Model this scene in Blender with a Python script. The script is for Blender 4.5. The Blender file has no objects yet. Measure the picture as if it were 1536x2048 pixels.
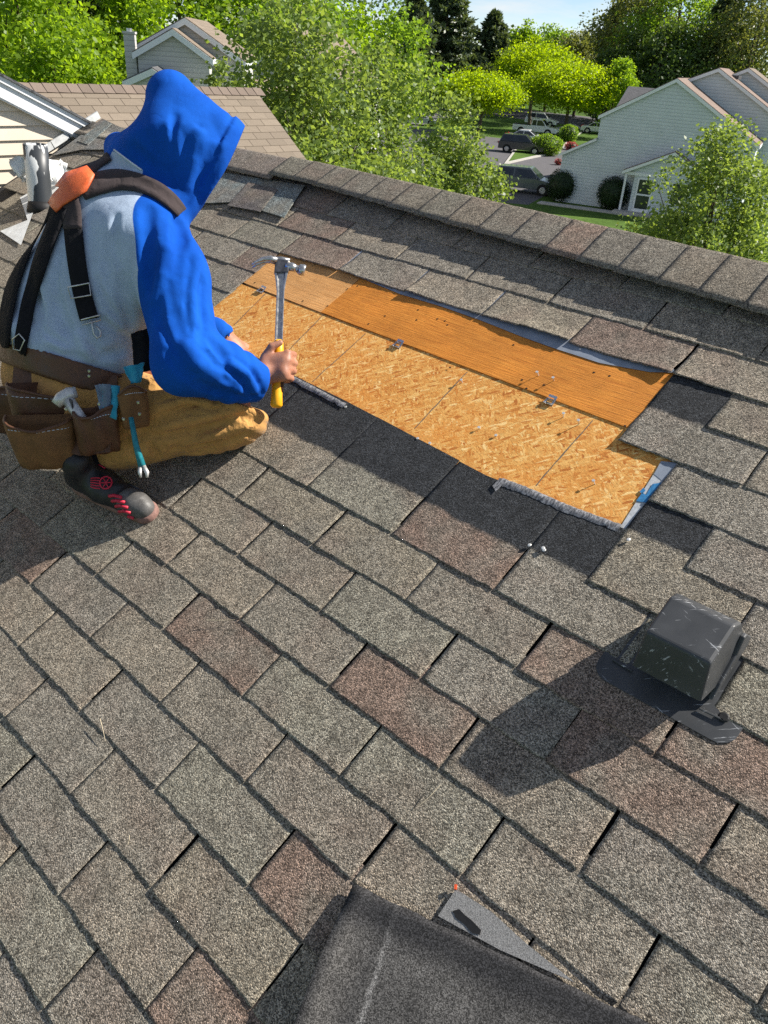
import bpy, bmesh, math, random
import numpy as np
from mathutils import Vector, Matrix, Quaternion
from mathutils.bvhtree import BVHTree

# ------------------------------------------------------------------ camera, sky, sun, exposure
scn = bpy.context.scene
COL = scn.collection
PITCH = math.atan(0.5)                       # 6/12 roof
CA, SA = math.cos(PITCH), math.sin(PITCH)
_r = np.array([2.38192619, 0.77891632, -0.61970521])
def _rod(r):
    th = np.linalg.norm(r); k = r/th
    K = np.array([[0, -k[2], k[1]], [k[2], 0, -k[0]], [-k[1], k[0], 0]])
    return np.eye(3)+math.sin(th)*K+(1-math.cos(th))*K@K
CAM_R = _rod(_r)
CAM_T = np.array([-0.30811966, 0.40016425, 1.73518000])
FPX = 1593.4036                                # focal length in pixels of a 1536x2048 frame
RW = np.array([[1, 0, 0], [0, CA, -SA], [0, SA, CA]])   # roof (u, v, n) -> world
CAMR = -CAM_R.T@CAM_T                     # camera in roof coordinates
CAMW = RW@CAMR
GZ = -7.1                                 # ground level

cam = bpy.data.cameras.new('camera'); camo = bpy.data.objects.new('camera', cam); COL.objects.link(camo)
cam.sensor_fit = 'VERTICAL'; cam.sensor_height = 24; cam.sensor_width = 18
cam.lens = FPX/2048*24; cam.clip_start = 0.05; cam.clip_end = 3000
_ax = [RW@(CAM_R.T@np.array(a, float)) for a in ((1, 0, 0), (0, -1, 0), (0, 0, -1))]
camo.matrix_world = Matrix(((*[a[0] for a in _ax], CAMW[0]), (*[a[1] for a in _ax], CAMW[1]), (*[a[2] for a in _ax], CAMW[2]), (0, 0, 0, 1)))
scn.camera = camo

SUN = Vector((0.425, 0.645, 0.635)).normalized()
sl = bpy.data.lights.new('sun', 'SUN'); sl.energy = 5.0; sl.angle = math.radians(0.53); sl.color = (1.0, 0.945, 0.86)
so = bpy.data.objects.new('sun', sl); COL.objects.link(so); so.rotation_euler = SUN.to_track_quat('Z', 'Y').to_euler(); so.location = (5, 8, 12)

wd = bpy.data.worlds.new('World'); scn.world = wd; wd.use_nodes = True
nt = wd.node_tree; nt.nodes.clear()
out = nt.nodes.new('ShaderNodeOutputWorld'); bg = nt.nodes.new('ShaderNodeBackground'); sky = nt.nodes.new('ShaderNodeTexSky')
sky.sky_type = 'NISHITA'; sky.sun_disc = False; sky.sun_elevation = math.asin(SUN.z); sky.sun_rotation = math.atan2(SUN.x, SUN.y)
sky.altitude = 100; sky.air_density = 0.6; sky.dust_density = 0.0; sky.ozone_density = 1.0
tc = nt.nodes.new('ShaderNodeTexCoord'); mp = nt.nodes.new('ShaderNodeMapping'); mp.inputs['Scale'].default_value = (2.2, 2.2, 11)
nz = nt.nodes.new('ShaderNodeTexNoise'); nz.inputs['Scale'].default_value = 2.6; nz.inputs['Detail'].default_value = 7; nz.inputs['Roughness'].default_value = 0.6
cr = nt.nodes.new('ShaderNodeValToRGB'); cr.color_ramp.elements[0].position = 0.46; cr.color_ramp.elements[1].position = 0.66
mx = nt.nodes.new('ShaderNodeMix'); mx.data_type = 'RGBA'
nt.links.new(tc.outputs['Generated'], mp.inputs['Vector']); nt.links.new(mp.outputs[0], nz.inputs['Vector']); nt.links.new(nz.outputs[0], cr.inputs[0])
ml = nt.nodes.new('ShaderNodeMath'); ml.operation = 'MULTIPLY'; ml.inputs[1].default_value = 0.75; nt.links.new(cr.outputs[0], ml.inputs[0])
nt.links.new(ml.outputs[0], mx.inputs['Factor']); nt.links.new(sky.outputs[0], mx.inputs['A']); mx.inputs['B'].default_value = (7.0, 7.15, 7.3, 1)
nt.links.new(mx.outputs['Result'], bg.inputs['Color']); bg.inputs['Strength'].default_value = 0.07; nt.links.new(bg.outputs[0], out.inputs['Surface'])

scn.view_settings.view_transform = 'Standard'; scn.view_settings.look = 'None'; scn.view_settings.gamma = 1
scn.view_settings.use_curve_mapping = False; scn.view_settings.exposure = 0.92
scn.cycles.max_bounces = 6; scn.cycles.diffuse_bounces = 3; scn.cycles.transparent_max_bounces = 6; scn.cycles.use_denoising = False

# ------------------------------------------------------------------ coordinate helpers
def ray_r(x, y):
    return CAM_R.T@np.array([(x-768)/FPX, (y-1024)/FPX, 1.0])
def RP(x, y, n=0.0):                      # a point of the roof plane (u, v)
    d = ray_r(x, y); s = (n-CAMR[2])/d[2]; p = CAMR+s*d; return p[0], p[1]
def R2W(u, v, n=0.0):
    return RW@np.array([u, v, n], float)
def UZ(x, y, z):                          # a point at camera depth z
    return RW@(CAMR+z*ray_r(x, y))
def WP(x, y, Y=None, X=None, Z=None, dist=None):
    d = RW@ray_r(x, y); c = CAMW
    if Y is not None: s = (Y-c[1])/d[1]
    elif X is not None: s = (X-c[0])/d[0]
    elif Z is not None: s = (Z-c[2])/d[2]
    else: s = dist/np.linalg.norm(d[:2])
    return c+s*d
def PIX(P):
    c = CAM_R@(RW.T@np.asarray(P, float))+CAM_T
    return FPX*c[0]/c[2]+768, FPX*c[1]/c[2]+1024, c[2]
ROOFQ = Matrix.Rotation(PITCH, 4, 'X')

# ------------------------------------------------------------------ object helpers
def tag(o, label=None, cat=None, group=None, kind=None):
    if label: o['label'] = label
    if cat: o['category'] = cat
    if group: o['group'] = group
    if kind: o['kind'] = kind
    return o
def empty(name, loc=(0, 0, 0), label=None, cat=None, group=None, kind=None):
    o = bpy.data.objects.new(name, None); COL.objects.link(o); o.location = Vector(loc); o.empty_display_size = 0.1
    return tag(o, label, cat, group, kind)
def root_of(o):
    return o
def link(name, me, mats=None, parent=None, smooth=False, mw=None):
    if mats is not None and len(me.materials) == 0:
        for m in (mats if isinstance(mats, (list, tuple)) else [mats]): me.materials.append(m)
    o = bpy.data.objects.new(name, me); COL.objects.link(o)
    if smooth: me.polygons.foreach_set('use_smooth', np.ones(len(me.polygons), bool))
    if mw is not None: o.matrix_world = mw
    if parent is not None: attach(o, parent)
    return o
WORLD = {}
def attach(o, parent):
    pw = Matrix.Identity(4); p = parent; chain = []
    while p is not None: chain.append(p); p = p.parent
    for p in reversed(chain):
        pw = pw @ (p.matrix_parent_inverse if p.parent else Matrix.Identity(4)) @ p.matrix_basis
    o.parent = parent; o.matrix_parent_inverse = pw.inverted()
def mesh(name, verts, faces):
    me = bpy.data.meshes.new(name)
    v = np.asarray(verts, np.float32)
    if isinstance(faces, np.ndarray) and faces.ndim == 2:
        k = faces.shape[1]; nf = len(faces)
        me.vertices.add(len(v)); me.vertices.foreach_set('co', v.ravel())
        me.loops.add(nf*k); me.loops.foreach_set('vertex_index', faces.astype(np.int32).ravel())
        me.polygons.add(nf); me.polygons.foreach_set('loop_start', np.arange(0, nf*k, k, dtype=np.int32))
        me.update(calc_edges=True)
    else:
        me.from_pydata([tuple(map(float, p)) for p in v], [], faces); me.update()
    return me
class MB:                                 # collects simple shapes into one mesh
    def __init__(s): s.v = []; s.f = []; s.m = []
    def add(s, verts, faces, m=0):
        k = len(s.v); s.v += [tuple(map(float, p)) for p in verts]
        for f in faces: s.f.append([i+k for i in f]); s.m.append(m)
        return s
    def box(s, c, size, M=None, m=0):
        hx, hy, hz = [q/2 for q in size]
        P = [Vector((x, y, z)) for z in (-hz, hz) for y in (-hy, hy) for x in (-hx, hx)]
        P = [(M@p if M is not None else p)+Vector(c) for p in P]
        return s.add(P, [(0, 2, 3, 1), (4, 5, 7, 6), (0, 1, 5, 4), (2, 6, 7, 3), (0, 4, 6, 2), (1, 3, 7, 5)], m)
    def tube(s, pts, r, seg=8, m=0, cap=True, closed=False):
        pts = [Vector(p) for p in pts]; n = len(pts)
        rr = r if isinstance(r, (list, tuple)) else [r]*n
        ring = []; base = len(s.v); prev = None
        for i, p in enumerate(pts):
            if closed: d = pts[(i+1) % n]-pts[i-1]
            else: d = pts[min(i+1, n-1)]-pts[max(i-1, 0)]
            d.normalize()
            if prev is None:
                a = Vector((0, 0, 1)) if abs(d.z) < .9 else Vector((1, 0, 0)); x = d.cross(a).normalized()
            else:
                x = (prev-d*prev.dot(d)).normalized()
            prev = x; y = d.cross(x)
            for k in range(seg):
                t = 2*math.pi*k/seg; s.v.append(tuple(p+(x*math.cos(t)+y*math.sin(t))*rr[i]))
        nn = n if closed else n-1
        for i in range(nn):
            for k in range(seg):
                a = base+i*seg+k; b = base+i*seg+(k+1) % seg; j = (i+1) % n
                s.f.append([a, b, base+j*seg+(k+1) % seg, base+j*seg+k]); s.m.append(m)
        if cap and not closed:
            s.f.append([base+k for k in range(seg)][::-1]); s.m.append(m)
            s.f.append([base+(n-1)*seg+k for k in range(seg)]); s.m.append(m)
        return s
    def prism(s, poly, d, m=0):           # polygon (3-D points) pushed along vector d
        n = len(poly); d = Vector(d); P = [Vector(p) for p in poly]
        return s.add(P+[p+d for p in P], [list(range(n))[::-1], list(range(n, 2*n))]+[[i, (i+1) % n, n+(i+1) % n, n+i] for i in range(n)], m)
    def build(s, name, mats, parent=None, smooth=False, label=None, bevel=0, mw=None):
        me = bpy.data.meshes.new(name); me.from_pydata(s.v, [], s.f)
        for q in (mats if isinstance(mats, (list, tuple)) else [mats]): me.materials.append(q)
        me.polygons.foreach_set('material_index', np.array(s.m, np.int32)); me.update()
        bm = bmesh.new(); bm.from_mesh(me); bmesh.ops.recalc_face_normals(bm, faces=bm.faces); bm.to_mesh(me); bm.free()
        o = link(name, me, None, parent, smooth, mw)
        if bevel:
            b = o.modifiers.new('bevel', 'BEVEL'); b.width = bevel; b.segments = 2; b.limit_method = 'ANGLE'; b.angle_limit = math.radians(35)
        if label: o['label'] = label
        return o

# ------------------------------------------------------------------ material helpers
class Mat:
    def __init__(s, name, rough=0.8, col=(.5, .5, .5), spec=0.3, metal=0.0):
        s.m = bpy.data.materials.new(name); s.m.use_nodes = True; s.nt = s.m.node_tree
        s.b = s.nt.nodes['Principled BSDF']; s.b.inputs['Roughness'].default_value = rough; s.b.inputs['Base Color'].default_value = (*col, 1)
        s.b.inputs['Specular IOR Level'].default_value = spec; s.b.inputs['Metallic'].default_value = metal
    def n(s, t, **kw):
        nd = s.nt.nodes.new('ShaderNode'+t)
        for k, v in kw.items():
            k2 = k.replace('_', ' ')
            if k2 in nd.inputs.keys(): s.put(nd, k2, v)
            elif k in nd.inputs.keys(): s.put(nd, k, v)
            else: setattr(nd, k, v)
        return nd
    def put(s, nd, key, v):
        if isinstance(v, bpy.types.NodeSocket): s.nt.links.new(v, nd.inputs[key])
        else: nd.inputs[key].default_value = v
    def obj(s): return s.n('TexCoord').outputs['Object']
    def map(s, vec, scale=(1, 1, 1), rot=(0, 0, 0), loc=(0, 0, 0)):
        return s.n('Mapping', Vector=vec, Scale=scale, Rotation=rot, Location=loc).outputs[0]
    def noise(s, vec, scale, detail=3, rough=.55): return s.n('TexNoise', Vector=vec, Scale=scale, Detail=detail, Roughness=rough).outputs[0]
    def ramp(s, fac, stops):
        r = s.n('ValToRGB', Fac=fac); e = r.color_ramp.elements
        while len(e) < len(stops): e.new(0.5)
        for el, (p, c) in zip(e, stops):
            el.position = p; el.color = (c, c, c, 1) if not isinstance(c, tuple) else (*c, 1)
        return r.outputs[0]
    def mix(s, f, a, b, mode='MIX'):
        nd = s.n('Mix'); nd.data_type = 'RGBA'; nd.blend_type = mode
        for k, v in (('Factor', f), ('A', a), ('B', b)):
            i = [x for x in nd.inputs if x.name == k and x.type == ('VALUE' if k == 'Factor' else 'RGBA')][0]
            if isinstance(v, bpy.types.NodeSocket): s.nt.links.new(v, i)
            else: i.default_value = v if k == 'Factor' else (*v, 1)
        return [x for x in nd.outputs if x.type == 'RGBA'][0]
    def math(s, op, a, b=0.5, c=None):
        nd = s.n('Math', operation=op)
        for i, v in enumerate((a, b)+(() if c is None else (c,))):
            if isinstance(v, bpy.types.NodeSocket): s.nt.links.new(v, nd.inputs[i])
            else: nd.inputs[i].default_value = v
        return nd.outputs[0]
    def vadd(s, a, b):
        nd = s.n('VectorMath', operation='ADD')
        for i, v in enumerate((a, b)):
            if isinstance(v, bpy.types.NodeSocket): s.nt.links.new(v, nd.inputs[i])
            else: nd.inputs[i].default_value = v
        return nd.outputs[0]
    def col(s, c): s.put(s.b, 'Base Color', c); return s
    def rough(s, r): s.put(s.b, 'Roughness', r); return s
    def bump(s, h, strength=.5, dist=.01):
        s.put(s.b, 'Normal', s.n('Bump', Height=h, Strength=strength, Distance=dist).outputs[0]); return s

def plain(name, col, rough=.7, var=.15, scale=30, bump=0, bscale=200, bdist=.001, spec=.3, metal=0.0):
    m = Mat(name, rough, col, spec, metal); v = m.obj()
    n = m.noise(v, scale, 4)
    m.col(m.mix(1.0, tuple(col), m.ramp(n, [(.25, 1-var), (.75, 1+var)]), 'MULTIPLY'))
    m.rough(m.ramp(n, [(.2, max(.03, rough-.12)), (.8, min(1, rough+.1))]))
    if bump: m.bump(m.noise(v, bscale, 3), bump, bdist)
    return m.m

def shingle_mat(name, gscale=460, band=True, dark=(.036, .039, .043)):
    m = Mat(name, .92, spec=.25)
    oi = m.n('ObjectInfo'); v0 = m.obj()
    sc = m.n('VectorMath', operation='SCALE'); m.nt.links.new(oi.outputs['Random'], sc.inputs['Scale']); sc.inputs[0].default_value = (31.7, 17.3, 5.1)
    v = m.vadd(v0, sc.outputs[0])
    vor = m.n('TexVoronoi', Vector=v, Scale=gscale); sep = m.n('SeparateColor', Color=vor.outputs['Color'])
    patch = m.noise(v, 9, 2); patch2 = m.noise(m.vadd(v, (3.3, 7.1, 1.2)), 5.5, 2)
    base = m.mix(m.ramp(patch, [(.40, 0.0), (.68, .75)]), oi.outputs['Color'], (.208, .192, .158))
    base = m.mix(m.ramp(patch2, [(.50, 0.0), (.76, .50)]), base, (.215, .160, .128))
    sepv = m.n('SeparateXYZ', Vector=v0)
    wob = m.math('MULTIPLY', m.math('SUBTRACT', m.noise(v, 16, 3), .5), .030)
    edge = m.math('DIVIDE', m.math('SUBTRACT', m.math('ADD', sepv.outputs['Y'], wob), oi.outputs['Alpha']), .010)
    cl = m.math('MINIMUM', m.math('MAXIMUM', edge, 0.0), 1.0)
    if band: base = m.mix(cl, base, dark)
    gr = m.ramp(sep.outputs[0], [(0.0, .20), (.3, .58), (.65, 1.12), (1.0, 2.1)])
    tint = m.mix(m.math('MULTIPLY', sep.outputs[1], .30), (1, 1, 1), (.95, .74, .55))
    c = m.mix(1.0, m.mix(1.0, base, gr, 'MULTIPLY'), tint, 'MULTIPLY')
    stain = m.ramp(m.noise(v, 40, 4), [(.3, .72), (.6, 1.08)])
    m.col(m.mix(1.0, c, stain, 'MULTIPLY'))
    h = m.math('ADD', m.math('MULTIPLY', vor.outputs['Distance'], -1.0), m.math('MULTIPLY', sep.outputs[2], .5))
    m.bump(h, .75, .0016)
    return m.m
M = {}
M['shingle'] = shingle_mat('granule_shingle'); M['shingle_far'] = shingle_mat('granule_shingle_field', band=False)
M['asphalt_sheet'] = plain('black_asphalt_sheet', (.022, .022, .024), .85, .3, 60, .5, 400, .001)
def osb_mat():
    m = Mat('oriented_strand_board', .75, spec=.25); v = m.obj()
    warp = m.vadd(v, m.mix(1.0, m.n('TexNoise', Vector=v, Scale=9, Detail=2).outputs['Color'], (.016, .016, .016), 'MULTIPLY'))
    out = None; hs = None
    for i, (a, sx, sy, off) in enumerate(((.0, 12, 46, 0), (2.15, 11, 42, 3.1), (1.05, 13, 50, 6.7), (2.65, 18, 74, 9.2), (.5, 20, 80, 4.4), (1.6, 22, 90, 1.9), (-.3, 44, 190, 7.7), (.85, 48, 200, 5.3), (2.3, 46, 190, 8.8))):
        vo = m.n('TexVoronoi', Vector=m.map(m.map(warp, (1, 1, 1), (0, 0, a)), (sx, sy, 1), (0, 0, 0), (off, off*2, 0)), Scale=1.0, Randomness=1.0)
        s = m.n('SeparateColor', Color=vo.outputs['Color'])
        c = m.ramp(s.outputs[0], [(0, (.42, .130, .022)), (.12, (.58, .235, .046)), (.5, (.655, .320, .080)), (.85, (.73, .41, .120)), (1, (.83, .57, .235))])
        if out is None: out = c; hs = s.outputs[1]
        else:
            f = m.ramp(s.outputs[2], [(.60, 0.0), (.63, 1.0)])
            out = m.mix(f, out, c); hs = m.mix(f, hs, s.outputs[1])
    fib = m.noise(m.map(m.map(warp, (1, 1, 1), (0, 0, .4)), (80, 260, 1)), 1.0, 6, .8)
    out = m.mix(1.0, out, m.ramp(fib, [(.32, .55), (.48, 1.0), (.7, 1.2)]), 'MULTIPLY')
    big = m.noise(v, 5, 3); out = m.mix(m.ramp(big, [(.45, 0.0), (.8, .45)]), out, (.72, .27, .045))
    m.col(out); m.bump(m.math('ADD', m.math('MULTIPLY', hs, .7), fib), .5, .0016)
    return m.m
M['osb'] = osb_mat()
def ply_mat(name, c0, c1, c2):
    m = Mat(name, .7, spec=.25); v = m.obj()
    w = m.vadd(v, m.mix(1.0, m.n('TexNoise', Vector=m.map(v, (3, 9, 1)), Scale=1.0, Detail=3).outputs['Color'], (.0, .03, .0), 'MULTIPLY'))
    g = m.noise(m.map(w, (7, 240, 1)), 1.0, 5, .65); g2 = m.noise(m.map(w, (16, 620, 1)), 1.0, 3, .6)
    c = m.ramp(g, [(.28, c0), (.5, c1), (.75, c2)])
    dk = m.ramp(g2, [(.30, .35), (.40, 1.0)])
    patch = m.ramp(m.noise(v, 7, 3), [(.35, .82), (.7, 1.1)])
    m.col(m.mix(1.0, m.mix(1.0, c, dk, 'MULTIPLY'), patch, 'MULTIPLY')); m.bump(m.math('ADD', g, m.math('MULTIPLY', g2, 1.2)), .7, .0018)
    return m.m
M['ply'] = ply_mat('weathered_plywood', (.42, .130, .016), (.62, .225, .030), (.74, .31, .052))
M['ply_pale'] = ply_mat('pale_plywood', (.50, .22, .06), (.66, .33, .11), (.76, .43, .17))
M['membrane'] = plain('grey_underlayment', (.23, .26, .31), .45, .2, 25, .15, 300, .0006)
M['film'] = None
def film_mat():
    m = Mat('scuffed_release_film', .35, spec=.5); v = m.obj()
    n = m.noise(m.map(v, (60, 25, 1)), 3.0, 6, .8)
    m.col(m.ramp(n, [(.3, (.02, .02, .022)), (.47, (.10, .10, .105)), (.55, (.24, .24, .25)), (.72, (.45, .45, .45))])); m.bump(n, .6, .0015); m.rough(m.ramp(n, [(.3, .3), (.7, .6)]))
    return m.m
M['film'] = film_mat()
M['paper'] = plain('pale_grey_paper', (.42, .44, .46), .7, .25, 120, .2, 300, .0005)
M['blue_print'] = plain('blue_printed_tape', (.03, .17, .36), .6, .35, 160)
M['white_metal'] = plain('galvanised_metal', (.55, .56, .58), .35, .2, 60, metal=.85)
M['steel'] = plain('brushed_steel', (.50, .49, .47), .30, .25, 80, metal=.9)
M['dark_steel'] = plain('dark_steel', (.10, .10, .11), .4, .3, 80, metal=.6)
M['nail'] = plain('nail_head', (.62, .62, .60), .45, .2, 200, metal=.4)
M['hole'] = plain('dark_nail_hole', (.02, .012, .008), .9, .2, 100)
M['black_plastic'] = None
def vent_mat():
    m = Mat('scratched_black_plastic', .38, spec=.5); v = m.obj()
    n = m.noise(v, 9, 3)
    a = m.noise(m.map(m.map(v, (1, 1, 1), (0, 0, .9)), (260, 9, 60)), 1.0, 4, .7); b = m.noise(m.map(m.map(v, (1, 1, 1), (0, 0, .35)), (10, 230, 60)), 1.0, 4, .7)
    f = m.math('MAXIMUM', m.ramp(a, [(.635, 0.0), (.66, 1.0)]), m.ramp(b, [(.65, 0.0), (.675, 1.0)]))
    f = m.math('MULTIPLY', f, m.ramp(m.noise(v, 22, 2), [(.44, 0.0), (.52, 1.0)]))
    m.col(m.mix(f, m.ramp(n, [(.3, (.034, .036, .038)), (.7, (.060, .063, .067))]), (.45, .46, .47))); m.rough(m.ramp(n, [(.3, .36), (.7, .52)]))
    return m.m
M['black_plastic'] = vent_mat()
M['black_rubber'] = plain('black_rubber', (.012, .012, .013), .6, .3, 60, .3, 300, .0008)
M['trim_white'] = plain('white_trim_paint', (.78, .79, .80), .5, .05, 10)
M['cream_siding'] = plain('cream_vinyl_siding', (.66, .57, .455), .55, .05, 6, .1, 60, .001)
M['foil'] = plain('crumpled_foil', (.72, .73, .75), .28, .2, 50, .8, 40, .006, metal=.9)

# ------------------------------------------------------------------ ground, lawn, road
rng = random.Random(7)
def sheet(name, poly, z, m, kind='structure', label=None, sub=0):
    me = mesh(name, [(p[0], p[1], z) for p in poly], [list(range(len(poly)))]); o = link(name, me, m)
    tag(o, kind=kind, label=label); return o
def ground_mat():
    m = Mat('lawn', .95, spec=.1); v = m.obj()
    a = m.noise(v, .35, 4); b = m.noise(v, 6, 4, .7)
    c = m.ramp(a, [(.3, (.055, .105, .018)), (.7, (.10, .17, .032))]); m.col(m.mix(1.0, c, m.ramp(b, [(.3, .6), (.7, 1.25)]), 'MULTIPLY')); m.bump(b, .6, .08); return m.m
M['lawn'] = ground_mat()
M['asphalt'] = plain('asphalt', (.105, .10, .105), .9, .12, 2, .3, 60, .01)
M['concrete'] = plain('concrete', (.42, .40, .36), .85, .12, 3, .2, 40, .01)
sheet('ground', [(-1500, -1500), (1500, -1500), (1500, 1500), (-1500, 1500)], GZ, M['lawn'])
def gp(x, y): p = WP(x, y, Z=GZ); return (p[0], p[1])
def tow(p, q, t): return (p[0]+(q[0]-p[0])*t, p[1]+(q[1]-p[1])*t)
HA = np.array(WP(1120, 403, Z=GZ)); HW = np.array([math.cos(math.radians(18)), math.sin(math.radians(18)), 0]); HN = np.array([-HW[1], HW[0], 0])
def hp(s, d, z=0): p = HA+HW*s+HN*d; return (p[0], p[1], GZ+z)
# parking court and drive in front of the grey townhouses
road = [hp(-1.3, -3.2), hp(-1.6, 3), hp(-1.2, 40), hp(-30, 42), hp(-34, 10), hp(-14, -6), hp(-6, -5)]
sheet('road', road, GZ+.004, M['asphalt'])
kerb = MB()
isl = [gp(1008, 330), gp(1060, 318), gp(1118, 306), gp(1135, 285), gp(1170, 262), gp(1150, 250), gp(1085, 262), gp(1030, 300)]
c0 = tow((0, 0), (0, 0), 0)
MBi = MB().prism([(p[0], p[1], GZ+.004) for p in isl], (0, 0, .13)); o = MBi.build('kerb', M['concrete']); tag(o, kind='structure')
cx = sum(p[0] for p in isl)/len(isl); cy = sum(p[1] for p in isl)/len(isl)
isl2 = [tow((cx, cy), p, .93) for p in isl]
sheet('grass_island', isl2, GZ+.138, M['lawn'])
walk = [hp(-1.0, -2.3), hp(5.2, -2.2), hp(5.2, -1.2), hp(-1.0, -1.3)]
o = MB().prism([(p[0], p[1], GZ+.004) for p in walk], (0, 0, .06)).build('pavement', M['concrete']); tag(o, kind='structure')
road2 = [gp(800, 262), gp(900, 235), gp(990, 232), gp(1240, 262), gp(1240, 240), gp(1000, 215), gp(880, 222), gp(790, 245)]
sheet('far_road', road2, GZ+.008, M['asphalt'])

# ------------------------------------------------------------------ the roof that is being repaired
HT, EX, WD = 0.1524, 0.127, 0.3048
house = empty('townhouse', R2W(-1, -.5, -.3), 'townhouse with brown-grey asphalt shingle roof torn open to the bare wood decking', 'house')
def roofpoly(name, pts, n, m, parent=house, th=0.0, label=None, dz=None):
    """flat sheet on the roof slope; pts (u, v[, n])"""
    P = [R2W(p[0], p[1], (p[2] if len(p) > 2 else n)) for p in pts]
    nd = R2W(0, 0, 1)
    if th:
        o = MB().prism([tuple(p-nd*th) for p in P], tuple(nd*th)).build(name, m, parent)
    else:
        o = link(name, mesh(name, P, [list(range(len(P)))]), m, parent)
    if label: o['label'] = label
    return o
def local_slab(name, u0, v0, pts, n, th, m, parent=house, label=None, seg=0):
    """slab whose object axes lie in the roof plane so that grain follows the slope"""
    mb = MB().prism([(p[0]-u0, p[1]-v0, n-th) for p in pts], (0, 0, th))
    o = mb.build(name, m, None, mw=Matrix.Translation(Vector(R2W(u0, v0, 0)))@ROOFQ); attach(o, parent)
    if label: o['label'] = label
    return o
RIDGE_V = 1.69
UL, UR = -3.28, 3.6
local_slab('roof_deck', 0, 0, [(UL, -3.2), (UR, -3.2), (UR, RIDGE_V), (UL, RIDGE_V)], -.020, .03, M['asphalt_sheet'])
# back slope and walls
rb = np.array(R2W(0, RIDGE_V, -.02))
back = [(UL, rb[1], rb[2]), (UR, rb[1], rb[2]), (UR, rb[1]+4.5, rb[2]-2.25), (UL, rb[1]+4.5, rb[2]-2.25)]
o = MB().prism(back, (0, 0, -.04)).build('back_slope', M['shingle_far'], house); o.color = (.2, .18, .15, 1)
eave = np.array(R2W(0, -3.2, 0))
M['cream_wall'] = plain('cream_wall_siding', (.62, .52, .40), .6, .05, 3)
wy0, wy1 = eave[1]+.3, rb[1]+4.2
MB().prism([(UL+.02, wy0, GZ), (UR-.2, wy0, GZ), (UR-.2, wy1, GZ), (UL+.02, wy1, GZ)], (0, 0, eave[2]-GZ-.12)).build('wall', M['cream_wall'], house)

# weathered tabs
TONES = [(.272, .240, .190, 1), (.256, .230, .186, 1), (.285, .248, .194, 1), (.248, .228, .190, 1), (.262, .233, .180, 1), (.240, .220, .186, 1), (.252, .238, .190, 1)]
REDS = [(.222, .162, .128, 1), (.232, .172, .136, 1), (.210, .160, .130, 1)]
def tab_mesh(name, w, h, seed, lift=0.0, nu=28, gap=.0025, ragged=.0012, lcut=True, rcut=True, twist=0.0):
    r = np.random.RandomState(seed)
    vs = np.array([0, .005, .025, .06, .10, h] if h < .2 else [0, .005, .025, .06, .10, .130, .136, .2, h]); nv = len(vs)
    us = np.linspace(gap if lcut else 0, w-(gap if rcut else 0), nu+1)
    e = r.normal(0, ragged, nu+1)+.0007*np.sin(us*21+r.rand()*6)+.0006*np.sin(us*60+r.rand()*6)
    top = np.zeros((nv, nu+1, 3))
    sag = r.rand()*6
    for i, v in enumerate(vs):
        top[i, :, 0] = us if (v < .133 or h < .2) else np.linspace(0, w, nu+1); top[i, :, 1] = v+(e if i == 0 else e*.5 if i == 1 else 0)
        base = .0042-.0026*v/EX if v < .14 else .0012
        cl = lift*max(0, 1-v/.09)**2
        top[i, :, 2] = base+cl*(.6+.4*np.sin(us/w*3.0+sag))+(twist*(us/w-.5))*max(0, 1-v/.12)+.0006*np.sin(us*14+sag+v*20)
        top[i, 0, 0] += r.normal(0, .0008); top[i, -1, 0] += r.normal(0, .0008)
    bot = top.copy(); bot[:, :, 2] -= .0026
    V = np.concatenate([top.reshape(-1, 3), bot.reshape(-1, 3)]); F = []; K = nv*(nu+1); ix = lambda i, j: i*(nu+1)+j
    for i in range(nv-1):
        for j in range(nu): F.append((ix(i, j), ix(i, j+1), ix(i+1, j+1), ix(i+1, j)))
    for j in range(nu): F.append((K+ix(0, j), K+ix(0, j+1), ix(0, j+1), ix(0, j)))
    for i in range(nv-1):
        F.append((K+ix(i+1, 0), K+ix(i, 0), ix(i, 0), ix(i+1, 0))); F.append((K+ix(i, nu), K+ix(i+1, nu), ix(i+1, nu), ix(i, nu)))
    return mesh(name, V, np.array(F))
VAR = [tab_mesh('shingle_tab', WD, .162, 11+i, lift=[0, .0006, .0011, .0003, .0008, .0016][i % 6], twist=[0, .0009, -.0009][i % 3]) for i in range(14)]
for me in VAR: me.materials.append(M['shingle'])
def put_tab(me, u, v, color, n=0.0, rot=0.0):
    o = bpy.data.objects.new('shingle', me); COL.objects.link(o)
    o.matrix_world = Matrix.Translation(Vector(R2W(u, v, n)))@ROOFQ@Matrix.Rotation(rot, 4, 'Z')
    attach(o, house); o.color = color; return o
def in_view(u, v):
    for du in (0, WD/2, WD):
        for dv in (0, EX):
            x, y, z = PIX(R2W(u+du, v+dv))
            if z > .2 and -90 < x < 1626 and -90 < y < 2138: return True
    return False
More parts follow.
